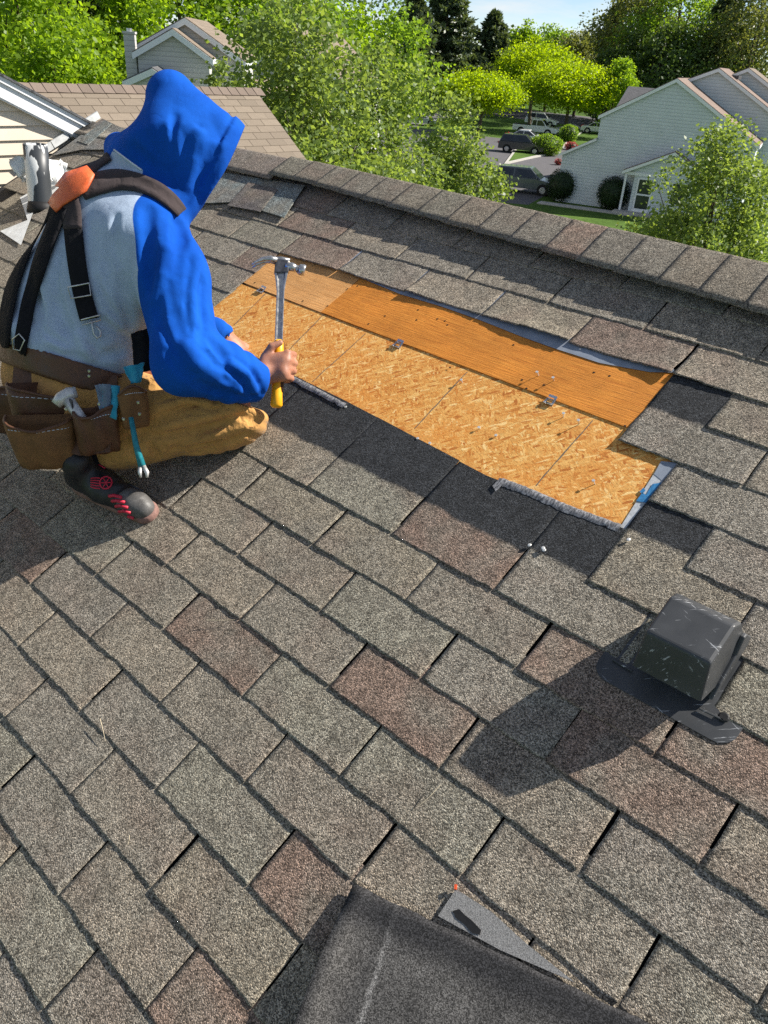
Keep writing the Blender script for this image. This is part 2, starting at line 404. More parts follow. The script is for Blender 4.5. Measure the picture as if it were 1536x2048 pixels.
# reddish tabs seen in the photograph (course, first cut)
RED = {(0, -2), (-1, -6), (4, 0), (1, 1), (-2, 2), (2, 4), (3, 5), (10, 0), (10, -8), (-1, -7), (9, 5), (12, -10), (-4, 2), (9, -9), (11, -9), (3, 3), (7, 5)}
EXTRA = []
for j in range(-20, 13):
    for k in range(-24, 22):
        if (k-j) % 2: continue
        u, v = k*HT, j*EX
        if u+WD < UL+.05: continue
        if not in_view(u, v):
            EXTRA.append((max(u, UL), v, (j*7+k*3) % 14)); continue
        r = random.Random(j*101+k)
        col = r.choice(REDS if (j, k) in RED else TONES); w0, w1 = k, k+2; h = .162
        me = None
        if j in (5, 6, 7, 8, 9):                     # the torn-out patch
            start = {5: 3, 6: 4, 7: 3, 8: 2, 9: 3}[j]
            if k+2 > -8 and k+2 <= start: 
                if k < -8: w1 = -8
                else: continue
            elif k+2 > -8 and k < start: w0 = start if k >= -8 else k
        if j == 4 and -9 < k < 3:
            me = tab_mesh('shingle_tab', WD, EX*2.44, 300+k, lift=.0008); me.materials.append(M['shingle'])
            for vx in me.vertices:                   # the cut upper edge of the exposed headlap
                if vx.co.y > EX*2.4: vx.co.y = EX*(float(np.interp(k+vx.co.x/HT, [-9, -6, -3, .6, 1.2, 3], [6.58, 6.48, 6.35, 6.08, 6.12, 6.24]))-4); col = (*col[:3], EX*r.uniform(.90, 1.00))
        if j == 5 and k == 3:
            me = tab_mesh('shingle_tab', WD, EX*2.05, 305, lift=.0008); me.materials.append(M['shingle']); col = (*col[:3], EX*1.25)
        if j == 8 and k == 2:
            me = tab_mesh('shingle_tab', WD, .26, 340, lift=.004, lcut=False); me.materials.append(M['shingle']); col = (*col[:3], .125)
        if j == 10 and -9 < k < 3:
            me = tab_mesh('shingle_tab', WD, .162, 360+k, lift=.006+.006*(k > -6 and k < 1)); me.materials.append(M['shingle'])
        if w0 != k or w1 != k+2:
            me = tab_mesh('shingle_tab', (w1-w0)*HT, .162, 400+j*7+k); me.materials.append(M['shingle']); u = w0*HT
        if u < UL:
            continue
        if j == 4 and k == 4:                        # tab notched round the exhaust vent
            for a_, b_ in ((4.0, 4.16), (5.24, 6.0)):
                me = tab_mesh('shingle_tab', (b_-a_)*HT, .162, int(a_*50), nu=10); me.materials.append(M['shingle']); put_tab(me, a_*HT, v, col)
            continue
        if me is None: me = VAR[r.randrange(len(VAR))]
        put_tab(me, u+r.gauss(0, .0012), v+r.gauss(0, .0007), col, rot=r.gauss(0, .0013))
# shingles beyond the picture's edge, as one field
EV, EF, nb_ = [], [], 0
for u, v, i in EXTRA:
    me = VAR[i]; co = np.empty(len(me.vertices)*3, np.float32); me.vertices.foreach_get('co', co); lo_ = np.empty(len(me.loops), np.int32); me.loops.foreach_get('vertex_index', lo_)
    EV.append(co.reshape(-1, 3)+np.array([u, v, 0])); EF.append(lo_.reshape(-1, 4)+nb_); nb_ += len(me.vertices)
o = link('shingle_field', mesh('shingle_field', np.concatenate(EV), np.concatenate(EF)), M['shingle_far'], None, False, mw=Matrix.Translation(Vector(R2W(0, 0, 0)))@ROOFQ); attach(o, house); o['kind'] = 'stuff'; o.color = (.255, .228, .183, 1)
# bare decking in the opening
local_slab('osb_panel', -2.6*HT, 7*EX, [(-8.8*HT, 6.2*EX), (-3*HT, 6.1*EX), (0*HT, 5.95*EX), (3.05*HT, 6.05*EX), (3.05*HT, 8.40*EX), (-8.8*HT, 8.54*EX)], -.004, .012, M['osb'], label='golden bare strand board sheathing in the torn opening')
local_slab('plywood_strip', -7*HT, 9*EX, [(-8.9*HT, 8.60*EX), (-5.37*HT, 8.515*EX), (-5.33*HT, 10.18*EX), (-8.9*HT, 10.18*EX)], -.0015, .0135, M['ply_pale'], label='paler sanded plywood strip at the upper end')
local_slab('plywood_strip', -2*HT, 9*EX, [(-5.345*HT, 8.515*EX), (3.05*HT, 8.375*EX), (2.6*HT, 10.1*EX), (-5.305*HT, 10.18*EX)], -.001, .0135, M['ply'], label='dark orange rough plywood strip with nail holes')
# membrane showing under the lifted upper course
mp_ = [(800, 588), (880, 612), (960, 640), (1040, 672), (1110, 697), (1200, 726), (1300, 744), (1350, 745), (1330, 690), (1100, 610), (900, 540), (640, 470), (560, 490)]
roofpoly('underlayment', [RP(x, y, .001) for x, y in mp_], .001, M['membrane'])
roofpoly('underlayment', [RP(x, y, -.003) for x, y in ((1236, 1062), (1322, 925), (1356, 930), (1262, 1066))], -.002, M['paper'], label='pale grey paper strip beside the strand board')
roofpoly('underlayment', [RP(x, y, -.001) for x, y in ((1308, 948), (1322, 922), (1362, 926), (1330, 966))], -.0012, M['membrane'])
for q in (((1272, 1002), (1285, 985), (1292, 990), (1305, 968), (1328, 964), (1298, 1006)), ((1279, 983), (1287, 975), (1291, 981), (1284, 988))):
    roofpoly('tape', [RP(x, y, -.0005) for x, y in q], -.0005, M['blue_print'])
# ruffled release-film strips along the lower lip
def film(pts, w, n):
    us = [RP(x, y, n) for x, y in pts]; mb = MB(); V = []; r = random.Random(4)
    N = 40; P = []
    for i in range(N+1):
        t = i/N*(len(us)-1); a = min(int(t), len(us)-2); f = t-a
        P.append((us[a][0]*(1-f)+us[a+1][0]*f, us[a][1]*(1-f)+us[a+1][1]*f))
    rows = []
    for i, (u, v) in enumerate(P):
        b = r.uniform(.000, .0012)
        rows.append([R2W(u, v+w*.5+r.gauss(0, .0008), n-.002), R2W(u, v+w*.25, n+.003+b), R2W(u, v-w*.2, n+.002+b*.6), R2W(u, v-w*.5+r.gauss(0, .0014), n+.0005)])
    F = [(i*4+k, (i+1)*4+k, (i+1)*4+k+1, i*4+k+1) for i in range(N) for k in range(3)]
    return link('film_strip', mesh('film_strip', [p for q in rows for p in q], F), M['film'], house, True)
film([(490, 712), (585, 757), (690, 812)], .020, .004)
film([(1000, 962), (1060, 984), (1130, 1016), (1240, 1056)], .024, .002)
tri = [RP(x, y, .004) for x, y in ((985, 972), (1000, 956), (1012, 962), (992, 984))]; roofpoly('film_strip', tri, .005, M['film'])
# nails, nail holes and plywood clips
def nail(x, y, h=.016, tilt=(0, 0)):
    u, v = RP(x, y, -.003); mb = MB(); b = np.array([u, v, -.004]); t = np.array([u+tilt[0]*h, v+tilt[1]*h, h-.004])
    mb.tube([R2W(*b), R2W(*t)], .0011, 6, cap=True); mb.tube([R2W(*t), R2W(*(t+[0, 0, .0012]))], [.0042, .0038], 10)
    mb.build('nail', M['nail'], house)
for x, y, h in ((1078, 752, .018), (1108, 762, .018), (1158, 848, .016), (925, 765, .010), (1190, 968, .012), (960, 857, .006), (1127, 834, .012), (993, 872, .004), (835, 880, .006), (860, 888, .005), (692, 815, .006), (1160, 700, .004)):
    nail(x, y, h, (rng.uniform(-.3, .3), rng.uniform(-.3, .3)))
for x, y in ((1027, 690), (1088, 770), (1053, 777), (1188, 745), (1219, 752), (875, 638), (890, 642), (895, 650), (833, 640), (737, 648), (715, 572), (695, 578), (606, 602), (510, 565), (836, 620), (655, 612), (1250, 852), (770, 632), (900, 735), (1044, 760)):
    u, v = RP(x, y, -.001); q = [R2W(u+.0035*math.cos(t), v+.0030*math.sin(t), -.0004) for t in np.linspace(0, 6.28, 9)[:-1]]
    link('nail_hole', mesh('nail_hole', q, [list(range(8))]), M['hole'], house)
for x, y in ((797, 690), (1101, 803), (524, 581)):
    u, v = RP(x, y, -.003); mb = MB()
    for du in (-.010, .010): mb.box((du, 0, .002), (.006, .030, .0012), Matrix.Rotation(.3 if du > 0 else -.2, 3, 'X'))
    mb.box((0, .012, .006), (.024, .007, .0012), Matrix.Rotation(.5, 3, 'X')); mb.box((0, -.010, .002), (.024, .009, .0012), Matrix.Rotation(-.4, 3, 'X')); mb.box((0, .001, .004), (.022, .0012, .008))
    o = mb.build('plywood_clip', M['white_metal'], None, mw=Matrix.Translation(Vector(R2W(u, v, -.002)))@ROOFQ); attach(o, house)
# chalk lines on the strand board (thin snapped lines)
M['chalk'] = plain('grey_chalk_line', (.16, .13, .10), .9, .4, 300)
for (a, b) in (((535, 585), (470, 650)), ((650, 628), (565, 715)), ((732, 668), (625, 765)), ((935, 745), (830, 858)), ((1186, 842), (1072, 972))):
    A, B = RP(*a, -.006), RP(*b, -.006); P = []
    for i in range(13):
        t = i/12; P.append((A[0]*(1-t)+B[0]*t+rng.gauss(0, .0006), A[1]*(1-t)+B[1]*t, rng.uniform(.0010, .0019)))
    V = [R2W(u-w, v, -.0034) for u, v, w in P]+[R2W(u+w, v, -.0034) for u, v, w in P]
    link('chalk_line', mesh('chalk_line', V, [(i, i+13, i+14, i+1) for i in range(12)]), M['chalk'], house)

# ridge vent strip and ridge caps
RN = .039
MB().prism([tuple(R2W(u, v, n)) for u, v, n in ((-1.6, 1.665, -.01), (-1.6, 1.665, RN-.018), (-1.6, RIDGE_V+.01, RN-.010), (-1.6, RIDGE_V+.01, -.02))], (5.2, 0, 0)).build('ridge_vent', M['asphalt_sheet'], house)
def cap_mesh(seed, ln=.150, front=.165):
    r = np.random.RandomState(seed); prof = []
    bend = math.pi-2*PITCH                            # not used directly; profile is laid out in roof-local (v, n)
    # front leg along the slope, rounded bend, back leg on the other slope (roof-local y, z)
    a2 = 2*PITCH
    pts = [(-front, .002), (-front+.03, .0025), (-.09, .002), (-.04, .001), (-.008, -.001)]
    for t in (0.33, .66, 1.0): pts.append((.004*t+.008*t*math.cos(a2*t*.5), -.001-.016*t*math.sin(a2*t)*.6))
    by, bz = pts[-1]
    for d in (.05, .12): pts.append((by+d*math.cos(a2), bz-d*math.sin(a2)))
    nx = 10; V = []; 
    for i in range(nx+1):
        x = ln*i/nx
        for k, (y, z) in enumerate(pts):
            dz = .0024*(1-i/nx)+r.normal(0, .0004); dy = r.normal(0, .0011) if k == 0 else 0
            V.append((x+(r.normal(0, .0009) if i in (0, nx) else 0), y+dy, z+dz))
    K = len(pts); n0 = len(V); V += [(x, y, z-.0032) for x, y, z in V]
    F = [(i*K+k, (i+1)*K+k, (i+1)*K+k+1, i*K+k+1) for i in range(nx) for k in range(K-1)]
    F += [(n0+(i+1)*K, n0+i*K, i*K, (i+1)*K)[::-1] for i in range(nx)]
    F += [(n0+k, n0+k+1, k+1, k)[::-1] for k in range(K-1)]
    return mesh('ridge_cap', V, np.array([tuple(f) for f in F]))
joints = [RP(x, y, RN)[0] for x, y in ((964, 449), (1030, 466), (1103, 482), (1173, 499), (1252, 517), (1335, 538), (1418, 559), (1511, 582))]
us = [joints[0]]
while us[0] > -1.58: us.insert(0, us[0]-.137)
us += joints[1:]
while us[-1] < 3.4: us.append(us[-1]+.127)
for i in range(len(us)-1):
    u = us[i]; t = min(1, max(0, (u+1.5)/1.9)); r = random.Random(i)
    cm = cap_mesh(i, .150, .135+.06*t); cm.materials.append(M['shingle']); o = bpy.data.objects.new('ridge_cap', cm); COL.objects.link(o)
    o.matrix_world = Matrix.Translation(Vector(R2W(u, 1.762-.045*t, RN)))@ROOFQ@Matrix.Scale((us[i+1]-u+.018)/.150, 4, (1, 0, 0)); attach(o, house)
    o.color = tuple(q*.72 for q in r.choice(TONES)[:3])+(1,) if abs(u-joints[2]) > .02 else REDS[1]
# long loose cap piece and grey repair strips at the far end of the ridge
lc = cap_mesh(77, .62, .150); lc.materials.append(M['shingle'])
o = bpy.data.objects.new('ridge_cap', lc); COL.objects.link(o); o.matrix_world = Matrix.Translation(Vector(R2W(us[0]-.60, 1.765, RN-.012)))@ROOFQ; attach(o, house); o.color = (.20, .18, .16, 1); o['label'] = 'long loose ridge piece beside the hooded worker'
lc2 = cap_mesh(78, 1.25, .120); lc2.materials.append(M['shingle'])
o = bpy.data.objects.new('ridge_cap', lc2); COL.objects.link(o); o.matrix_world = Matrix.Translation(Vector(R2W(UL+.02, 1.76, .012)))@ROOFQ; attach(o, house); o.color = (.21, .20, .17, 1)
def grey_piece(pts, n, col, label=None, name='repair_strip'):
    P = [RP(x, y, n) for x, y in pts]; u0, v0 = P[0]
    o = local_slab(name, u0, v0, P, n+.003, .003, M['shingle'], label=label); o.color = (*col, 1); return o
grey_piece(((330, 410), (395, 395), (440, 345), (610, 372), (568, 436), (470, 405)), .012, (.19, .23, .235), 'blue-grey shingle strip below the ridge beside the hood')
grey_piece(((455, 412), (497, 366), (556, 380), (520, 424)), .0155, (.125, .115, .115))
grey_piece(((105, 312), (150, 280), (205, 238), (255, 262), (235, 300), (165, 300)), .012, (.20, .205, .20), 'grey shingle strip against the cream gable wall')
grey_piece(((155, 283), (208, 243), (224, 248), (176, 290)), .0155, (.20, .24, .245))
M['flash'] = plain('white_flashing', (.62, .63, .62), .5, .2, 30)
# step flashing along the wall
mb = MB(); f0 = RP(100, 320, .02); 
for i in range(5):
    v = 1.30+i*.105
    mb.prism([tuple(R2W(UL+.004, v, 0)), tuple(R2W(UL+.004, v+.10, 0)), tuple(R2W(UL+.004, v+.10, .035)), tuple(R2W(UL+.004, v, .035))], (.012, 0, 0))
mb.build('wall_flashing', M['flash'], house)

# ------------------------------------------------------------------ things on the roof
# hooded exhaust vent
def RM(u, v, n=0, rz=0): return Matrix.Translation(Vector(R2W(u, v, n)))@ROOFQ@Matrix.Rotation(rz, 4, 'Z')
vent = empty('roof_vent', R2W(.72, .55), 'black plastic hooded exhaust vent with scratched top on the shingles', 'roof vent')
def vobj(mb, name, m, bevel=.003, label=None):
    o = mb.build(name, m, None, mw=RM(.72, .55, .004, .015)); attach(o, vent)
    b = o.modifiers.new('bevel', 'BEVEL'); b.width = bevel; b.segments = 3; b.limit_method = 'ANGLE'
    if label: o['label'] = label
    return o
fl = []
for sx, cx_ in ((1, .118), (-1, -.118)):
    pass
poly = []
for (cxx, cyy, a0, a1) in ((.107, -.062, -90, 0), (.107, .10, 0, 90), (-.107, .10, 90, 180), (-.107, -.062, 180, 270)):
    for t in np.linspace(a0, a1, 7): poly.append((cxx+.033*math.cos(math.radians(t)), cyy+.033*math.sin(math.radians(t)), 0))
vobj(MB().prism([(x, y, -.0012-.026*(y+.042)) for x, y, z in poly], (0, 0, .0012)), 'flange', M['black_plastic'], .0004)
# hood: side profile (y, z) swept over the width, open underneath at the low end
prof = [(-.062, .052), (-.020, .122), (.072, .118), (.098, .095), (.112, .003)]
def hood(w, prof, wn):
    V = []; 
    for s in (-1, 1):
        for (y, z) in prof: V.append((s*(w-(wn*z/.12)), y, z))
    n = len(prof); return V, n
V, n = hood(.071, prof, .008)
bot = [(-.058, .034), (.06, .003)]
V2 = []
side = [(-.062, .052), (-.020, .122), (.072, .118), (.098, .095), (.112, .003), (.03, .003)]
ww = lambda z: .072-.010*z/.12
V = [(-ww(z), y, z) for y, z in side]+[(ww(z), y, z) for y, z in side]
F = [list(range(6))[::-1], list(range(6, 12))]+[[i, i+1, i+7, i+6] for i in range(4)]
mb = MB().add(V, F); o = vobj(mb, 'hood', M['black_plastic'], .006)
sd = o.modifiers.new('shell', 'SOLIDIFY'); sd.thickness = .003; sd.offset = -1
# skirt lip round the hood foot
sk = [(-.050, .012), (.115, .003), (.120, .022), (.070, .075), (.045, .080)]
for s in (-1, 1):
    mb = MB().prism([(s*.066, y, z) for y, z in ((-.030, .010), (-.012, .003), (.116, .003), (.122, .020), (.100, .060), (.088, .066), (.060, .040), (.0, .026))], (s*.010, 0, 0))
    vobj(mb, 'side_skirt', M['black_plastic'], .003)
vobj(MB().box((0, .0, .018), (.118, .006, .036)), 'damper', M['black_rubber'], .001)
vobj(MB().tube([(.105, -.045, .003), (.105, -.045, .006)], [.011, .008], 12), 'sealant_dab', M['black_rubber'], .001)
vobj(MB().box((.085, -.052, .0045), (.045, .004, .003), Matrix.Rotation(.05, 3, 'Z')), 'rib', M['black_plastic'], .001)
vobj(MB().box((-.095, -.050, .0045), (.045, .004, .003), Matrix.Rotation(-.05, 3, 'Z')), 'rib', M['black_plastic'], .001)

# loose dark felt sheet at the photographer's feet
FA_, FB_, FC_ = RP(702, 1762, .03), RP(800, 1800, .012), RP(722, 2040, .012)
def felt_mat():
    m = Mat('worn_black_felt', .85, spec=.25); v = m.obj()
    a = m.noise(v, 6, 6, .7); b = m.n('SeparateColor', Color=m.n('TexVoronoi', Vector=v, Scale=620).outputs['Color']).outputs[0]; st = m.noise(m.map(m.map(v, (1, 1, 1), (0, 0, .45)), (16, 2.0, 1)), 1.0, 4, .7)
    c = m.ramp(a, [(.32, (.050, .048, .046)), (.5, (.080, .076, .071)), (.7, (.118, .112, .104))])
    c = m.mix(m.ramp(st, [(.60, 0.0), (.72, .35)]), c, (.30, .29, .275))
    xy = m.n('SeparateXYZ', Vector=v); jig = m.math('MULTIPLY', m.math('SUBTRACT', m.noise(v, 30, 4, .7), .5), .018)
    dl = m.math('ABSOLUTE', m.math('ADD', m.math('ADD', m.math('MULTIPLY', xy.outputs['X'], FLN[0]), m.math('MULTIPLY', xy.outputs['Y'], FLN[1])), m.math('ADD', jig, FLN[2])))
    c = m.mix(m.ramp(dl, [(.002, .5), (.008, 0.0)]), c, (.27, .26, .245))
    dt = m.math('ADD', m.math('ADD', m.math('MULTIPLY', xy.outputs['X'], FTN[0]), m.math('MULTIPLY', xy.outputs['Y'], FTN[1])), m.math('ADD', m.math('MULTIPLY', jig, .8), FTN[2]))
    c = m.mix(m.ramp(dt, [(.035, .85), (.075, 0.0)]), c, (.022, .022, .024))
    m.col(m.mix(1.0, c, m.ramp(b, [(0.0, .25), (.5, .9), (1.0, 2.3)]), 'MULTIPLY')); m.bump(b, .5, .001); return m.m
fp = [(702, 1762), (1000, 1880), (1130, 1952), (1215, 1990), (1330, 2048), (1420, 2120), (1000, 2250), (520, 2250), (583, 2048), (640, 1905)]
P = [RP(x, y, .012) for x, y in fp]
A, B_, C_, D_ = RP(702, 1762, .03), RP(1420, 2105, .008), RP(1330, 2420, .01), RP(500, 2290, .03)
nu, nv = 24, 24; V = []
for i in range(nv+1):
    for k in range(nu+1):
        s, t = k/nu, i/nv
        u = (A[0]*(1-s)+B_[0]*s)*(1-t)+(D_[0]*(1-s)+C_[0]*s)*t; v = (A[1]*(1-s)+B_[1]*s)*(1-t)+(D_[1]*(1-s)+C_[1]*s)*t
        lift = .012+.028*max(0, 1-s*12)*min(1, .10+t*2.6)+.004*math.sin(s*9+t*4)*s*(1-s)
        if t < .02: v += .0015*math.sin(s*40)
        V.append(R2W(u, v, lift))
F = np.array([(i*(nu+1)+k, i*(nu+1)+k+1, (i+1)*(nu+1)+k+1, (i+1)*(nu+1)+k) for i in range(nv) for k in range(nu)])[:, ::-1]
V = np.array(V); c0 = V.mean(0); qm = ROOFQ.to_3x3(); Vl = (V-c0)@np.array(qm)
def _ln(a, b):                              # line through two roof points in sheet-local coordinates
    cr_ = RW.T@c0; ax_, ay_, bx_, by_ = a[0]-cr_[0], a[1]-cr_[1], b[0]-cr_[0], b[1]-cr_[1]; L = math.hypot(bx_-ax_, by_-ay_); nx, ny = -(by_-ay_)/L, (bx_-ax_)/L
    return nx, ny, -(nx*ax_+ny*ay_)
FLN = _ln(FB_, FC_); FTN = _ln(B_, A)
M['felt'] = felt_mat()
o = link('felt_sheet', mesh('felt_sheet', Vl, F), M['felt'], None, False, mw=Matrix.Translation(Vector(c0))@ROOFQ)
sd = o.modifiers.new('thick', 'SOLIDIFY'); sd.thickness = .003
tag(o, 'loose worn black shingle sheet lying at the bottom edge with its left side lifted', 'shingle sheet')
bare = [RP(x, y, .008) for x, y in ((912, 1778), (876, 1832), (1000, 1900), (1150, 1965), (1050, 1885), (985, 1825))]
def bare_mat():
    m = Mat('bare_grey_mat', .9, spec=.2); v = m.obj(); a = m.noise(v, 500, 3); 
    m.col(m.ramp(a, [(.3, (.10, .098, .095)), (.7, (.34, .335, .325))])); m.bump(a, .5, .001); return m.m
M['bare'] = bare_mat()
o = local_slab('bare_shingle_patch', bare[0][0], bare[0][1], bare, .0085, .003, M['bare'], label='bare pale grey triangle of shingle with a tar smear')
tar = [(905, 1822), (918, 1818), (930, 1830), (945, 1842), (962, 1860), (960, 1870), (944, 1866), (928, 1848), (912, 1836)]
roofpoly('tar_smear', [RP(x, y, .0095) for x, y in tar], .0095, M['black_rubber'], house)
M['orange_plastic'] = plain('orange_plastic', (.75, .10, .03), .5, .1, 50)
o = MB().box((0, 0, .003), (.004, .008, .004)).build('plastic_scrap', M['orange_plastic'], None, mw=RM(*RP(912, 1775, .008), .008, .6)); tag(o, 'tiny orange plastic scrap at the tip of the bare triangle', 'scrap', None)
M['straw'] = plain('pale_splinter', (.62, .52, .36), .7, .2, 60)
for (x0, y0, x1, y1, lab) in ((203, 1440, 211, 1482, 'pale splinter standing across a shingle joint left of centre'), (262, 1672, 256, 1690, 'short pale splinter on a grey-green tab near the lower left'), (882, 1572, 838, 1612, 'thin brown twig on a shingle left of the vent shadow'), (415, 1243, 470, 1240, 'fine grass straw on the reddish shingle')):
    a, b = RP(x0, y0, .010), RP(x1, y1, .008)
    o = MB().tube([R2W(*a, .016), R2W((a[0]+b[0])/2+.002, (a[1]+b[1])/2, .013), R2W(*b, .009)], [.0008, .0006, .0004], 5).build('splinter', M['straw']); tag(o, lab, 'splinter', 'wood splinters scattered on the shingles')
for i, (x, y, lab) in enumerate(((1059, 1090, 'white nail head on the dark strip, leftmost of three'), (1086, 1096, 'white nail head on the dark strip, upper of the close pair'), (1088, 1100, 'white nail head on the dark strip, lower of the close pair'), (1257, 1079, 'lone white nail head below the corner of the opening'))):
    u, v = RP(x, y, .008); o = MB().tube([R2W(u, v, .004), R2W(u, v, .0085), R2W(u, v, .0095)], [.0018, .0045, .0030], 9).build('loose_nail', M['nail']); tag(o, lab, 'nail', 'loose white nails below the opening')

# plumbing pipe wrapped in foil, with flashing sheet and crumpled plastic
pu, pv = RP(82, 412, .0)
pb = R2W(pu, pv, 0); pt = WP(70, 288, X=pb[0]-.04)
pipe = empty('vent_pipe', pb, 'pale metallic vent pipe with peeling dark coating behind the worker', 'vent pipe')
def pipe_mat():
    m = Mat('peeling_pipe_coating', .4, spec=.5); v = m.obj(); a = m.noise(m.map(v, (16, 16, 8)), 1.0, 3, .5)
    f = m.ramp(a, [(.50, 0.0), (.53, 1.0)]); m.col(m.mix(f, (.035, .04, .045), (.66, .67, .66))); m.rough(m.ramp(f, [(0, .45), (1, .35)])); m.bump(f, .4, .002); return m.m
M['pipe'] = pipe_mat()
d = Vector(pt)-Vector(pb); 
mb = MB(); r0 = .053; N = 28
ring = lambda c, r: [Vector(c)+Vector((math.cos(2*math.pi*k/N)*r, math.sin(2*math.pi*k/N)*r, 0)) for k in range(N)]
rings = [ring(Vector(pb)-d*.1, r0), ring(Vector(pb)+d*.5, r0), ring(Vector(pt), r0), ring(Vector(pt), r0-.008), ring(Vector(pb)+d*.2, r0-.008)]
V = [p for q in rings for p in q]; F = [[a*N+k, a*N+(k+1) % N, (a+1)*N+(k+1) % N, (a+1)*N+k] for a in range(4) for k in range(N)]; F.append([4*N+k for k in range(N)])
mb.add(V, F); o = mb.build('tube', M['pipe'], pipe, True)
MB().tube([Vector(pb)-d*.12, Vector(pb)-d*.02, Vector(pb)+d*.07], [r0*1.25, r0*1.15, r0*1.03], 24).build('boot', M['black_rubber'], pipe, True)
roofpoly('flashing_sheet', [RP(x, y, .010) for x, y in ((0, 462), (42, 490), (72, 410), (118, 395), (122, 350), (40, 395), (55, 440))], .010, M['flash'], pipe)
def crumple(pts, lab, dn, seed):
    r = np.random.RandomState(seed); V = []; n = 12; A, B_, C_, D_ = [np.array(p) for p in pts]
    for i in range(n+1):
        for k in range(n+1):
            s, t = k/n, i/n; p = (A*(1-s)+B_*s)*(1-t)+(D_*(1-s)+C_*s)*t; V.append(p+r.normal(0, dn*.22, 3)+dn*np.array([math.sin(s*7+t*5+seed), math.sin(s*5-t*6), math.sin(t*8+s*3)]))
    F = np.array([(i*(n+1)+k, i*(n+1)+k+1, (i+1)*(n+1)+k+1, (i+1)*(n+1)+k) for i in range(n) for k in range(n)])
    o = link('plastic_wrap', mesh('plastic_wrap', V, F), M['wrap'], None, True); tag(o, lab, 'plastic wrap'); return o
M['wrap'] = plain('milky_plastic_wrap', (.78, .79, .78), .3, .08, 20, .3, 40, .004, spec=.5)
px = pb[0]-.10
crumple([WP(22, 318, X=px), WP(60, 318, X=px), WP(70, 370, X=px), WP(40, 368, X=px)], 'crumpled milky plastic wrap left of the vent pipe', .012, 3)
crumple([WP(96, 322, X=px+.05), WP(140, 328, X=px+.05), WP(125, 368, X=px+.05), WP(98, 375, X=px+.05)], 'crumpled milky plastic wrap between vent pipe and worker', .012, 5)

# ------------------------------------------------------------------ neighbouring buildings
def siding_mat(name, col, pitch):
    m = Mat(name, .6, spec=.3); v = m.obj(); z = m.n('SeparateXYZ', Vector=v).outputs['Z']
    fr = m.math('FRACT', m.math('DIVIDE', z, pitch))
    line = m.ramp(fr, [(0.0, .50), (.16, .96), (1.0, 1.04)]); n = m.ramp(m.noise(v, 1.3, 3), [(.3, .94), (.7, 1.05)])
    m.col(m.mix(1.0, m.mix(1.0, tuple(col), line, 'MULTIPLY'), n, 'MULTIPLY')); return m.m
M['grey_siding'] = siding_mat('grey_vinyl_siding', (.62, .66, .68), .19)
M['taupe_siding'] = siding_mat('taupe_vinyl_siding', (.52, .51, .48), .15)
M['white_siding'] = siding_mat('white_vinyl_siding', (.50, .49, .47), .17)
def far_roof(name, c):
    m = Mat(name, .9, spec=.2); v = m.obj()
    br = m.n('TexBrick', Vector=m.map(v, (1, 1, 1)), Scale=1.0); br.inputs['Brick Width'].default_value = .31; br.inputs['Row Height'].default_value = .14; br.inputs['Mortar Size'].default_value = .008
    br.inputs['Color1'].default_value = (*[q*1.08 for q in c], 1); br.inputs['Color2'].default_value = (*[q*.86 for q in c], 1); br.inputs['Mortar'].default_value = (*[q*.5 for q in c], 1)
    n = m.ramp(m.noise(v, 30, 4, .7), [(.3, .8), (.7, 1.15)])
    m.col(m.mix(1.0, br.outputs[0], n, 'MULTIPLY')); m.bump(m.noise(v, 90, 2), .5, .01); return m.m
M['tan_roof'] = far_roof('tan_shingle_roof', (.225, .18, .138))
M['pink_roof'] = far_roof('pinkish_shingle_roof', (.24, .18, .148))
M['dark_roof'] = far_roof('dark_shingle_roof', (.12, .12, .125))
M['glass'] = plain('window_glass', (.03, .035, .04), .08, .3, 2, spec=.6)
M['window_white'] = M['trim_white']

# cream gable wall of the adjoining unit
XW = UL-.02
def ongable(x, y, X): p = WP(x, y, X=X); return p
g = empty('gable_unit', (XW, 0, GZ), 'cream sided gable end with white rake board rising beside the shingle roof', 'house')
r0_, r1_ = ongable(0, 145, XW+.06), ongable(187, 246, XW+.06)
sl_ = (r1_[2]-r0_[2])/(r1_[1]-r0_[1])
def rk(y): return r0_[2]+sl_*(y-r0_[1])
ya, yb = r0_[1]-2.2, r1_[1]+.05
def rake(name, off0, off1, x0, x1, m, y0=ya, y1=yb):
    MB().prism([(x0, y0, rk(y0)+off0), (x0, y1, rk(y1)+off0), (x0, y1, rk(y1)+off1), (x0, y0, rk(y0)+off1)], (x1-x0, 0, 0)).build(name, m, g)
rake('roof_edge', -.012, .0, XW-3.5, XW+.066, M['dark_roof'])
rake('drip_edge', -.042, -.013, XW+.040, XW+.056, M['trim_white'])
rake('rake_board', -.112, -.043, XW+.026, XW+.046, M['trim_white'])
rake('soffit', -.120, -.113, XW+.0, XW+.042, M['trim_white'])
dz = .0665; zb = -.35
for i in range(44):
    z0 = zb+i*dz; z1 = z0+dz
    # board end where it meets the soffit
    ye0 = r0_[1]+(z0+.115-r0_[2])/sl_; ye1 = r0_[1]+(z1+.115-r0_[2])/sl_
    if ye1 < ya: break
    y0 = ya
    if ye0 < ya: break
    a = min(ye0, yb); b = min(ye1, yb)
    V = [(XW+.016, y0, z0), (XW+.016, a, z0), (XW+.004, b, z1), (XW+.004, y0, z1), (XW-.01, y0, z0), (XW-.01, a, z0), (XW-.012, b, z1), (XW-.012, y0, z1)]
    MB().add(V, [(0, 1, 2, 3), (4, 5, 1, 0), (1, 5, 6, 2), (7, 6, 5, 4), (3, 2, 6, 7), (0, 3, 7, 4)]).build('siding_board', M['cream_siding'], g)
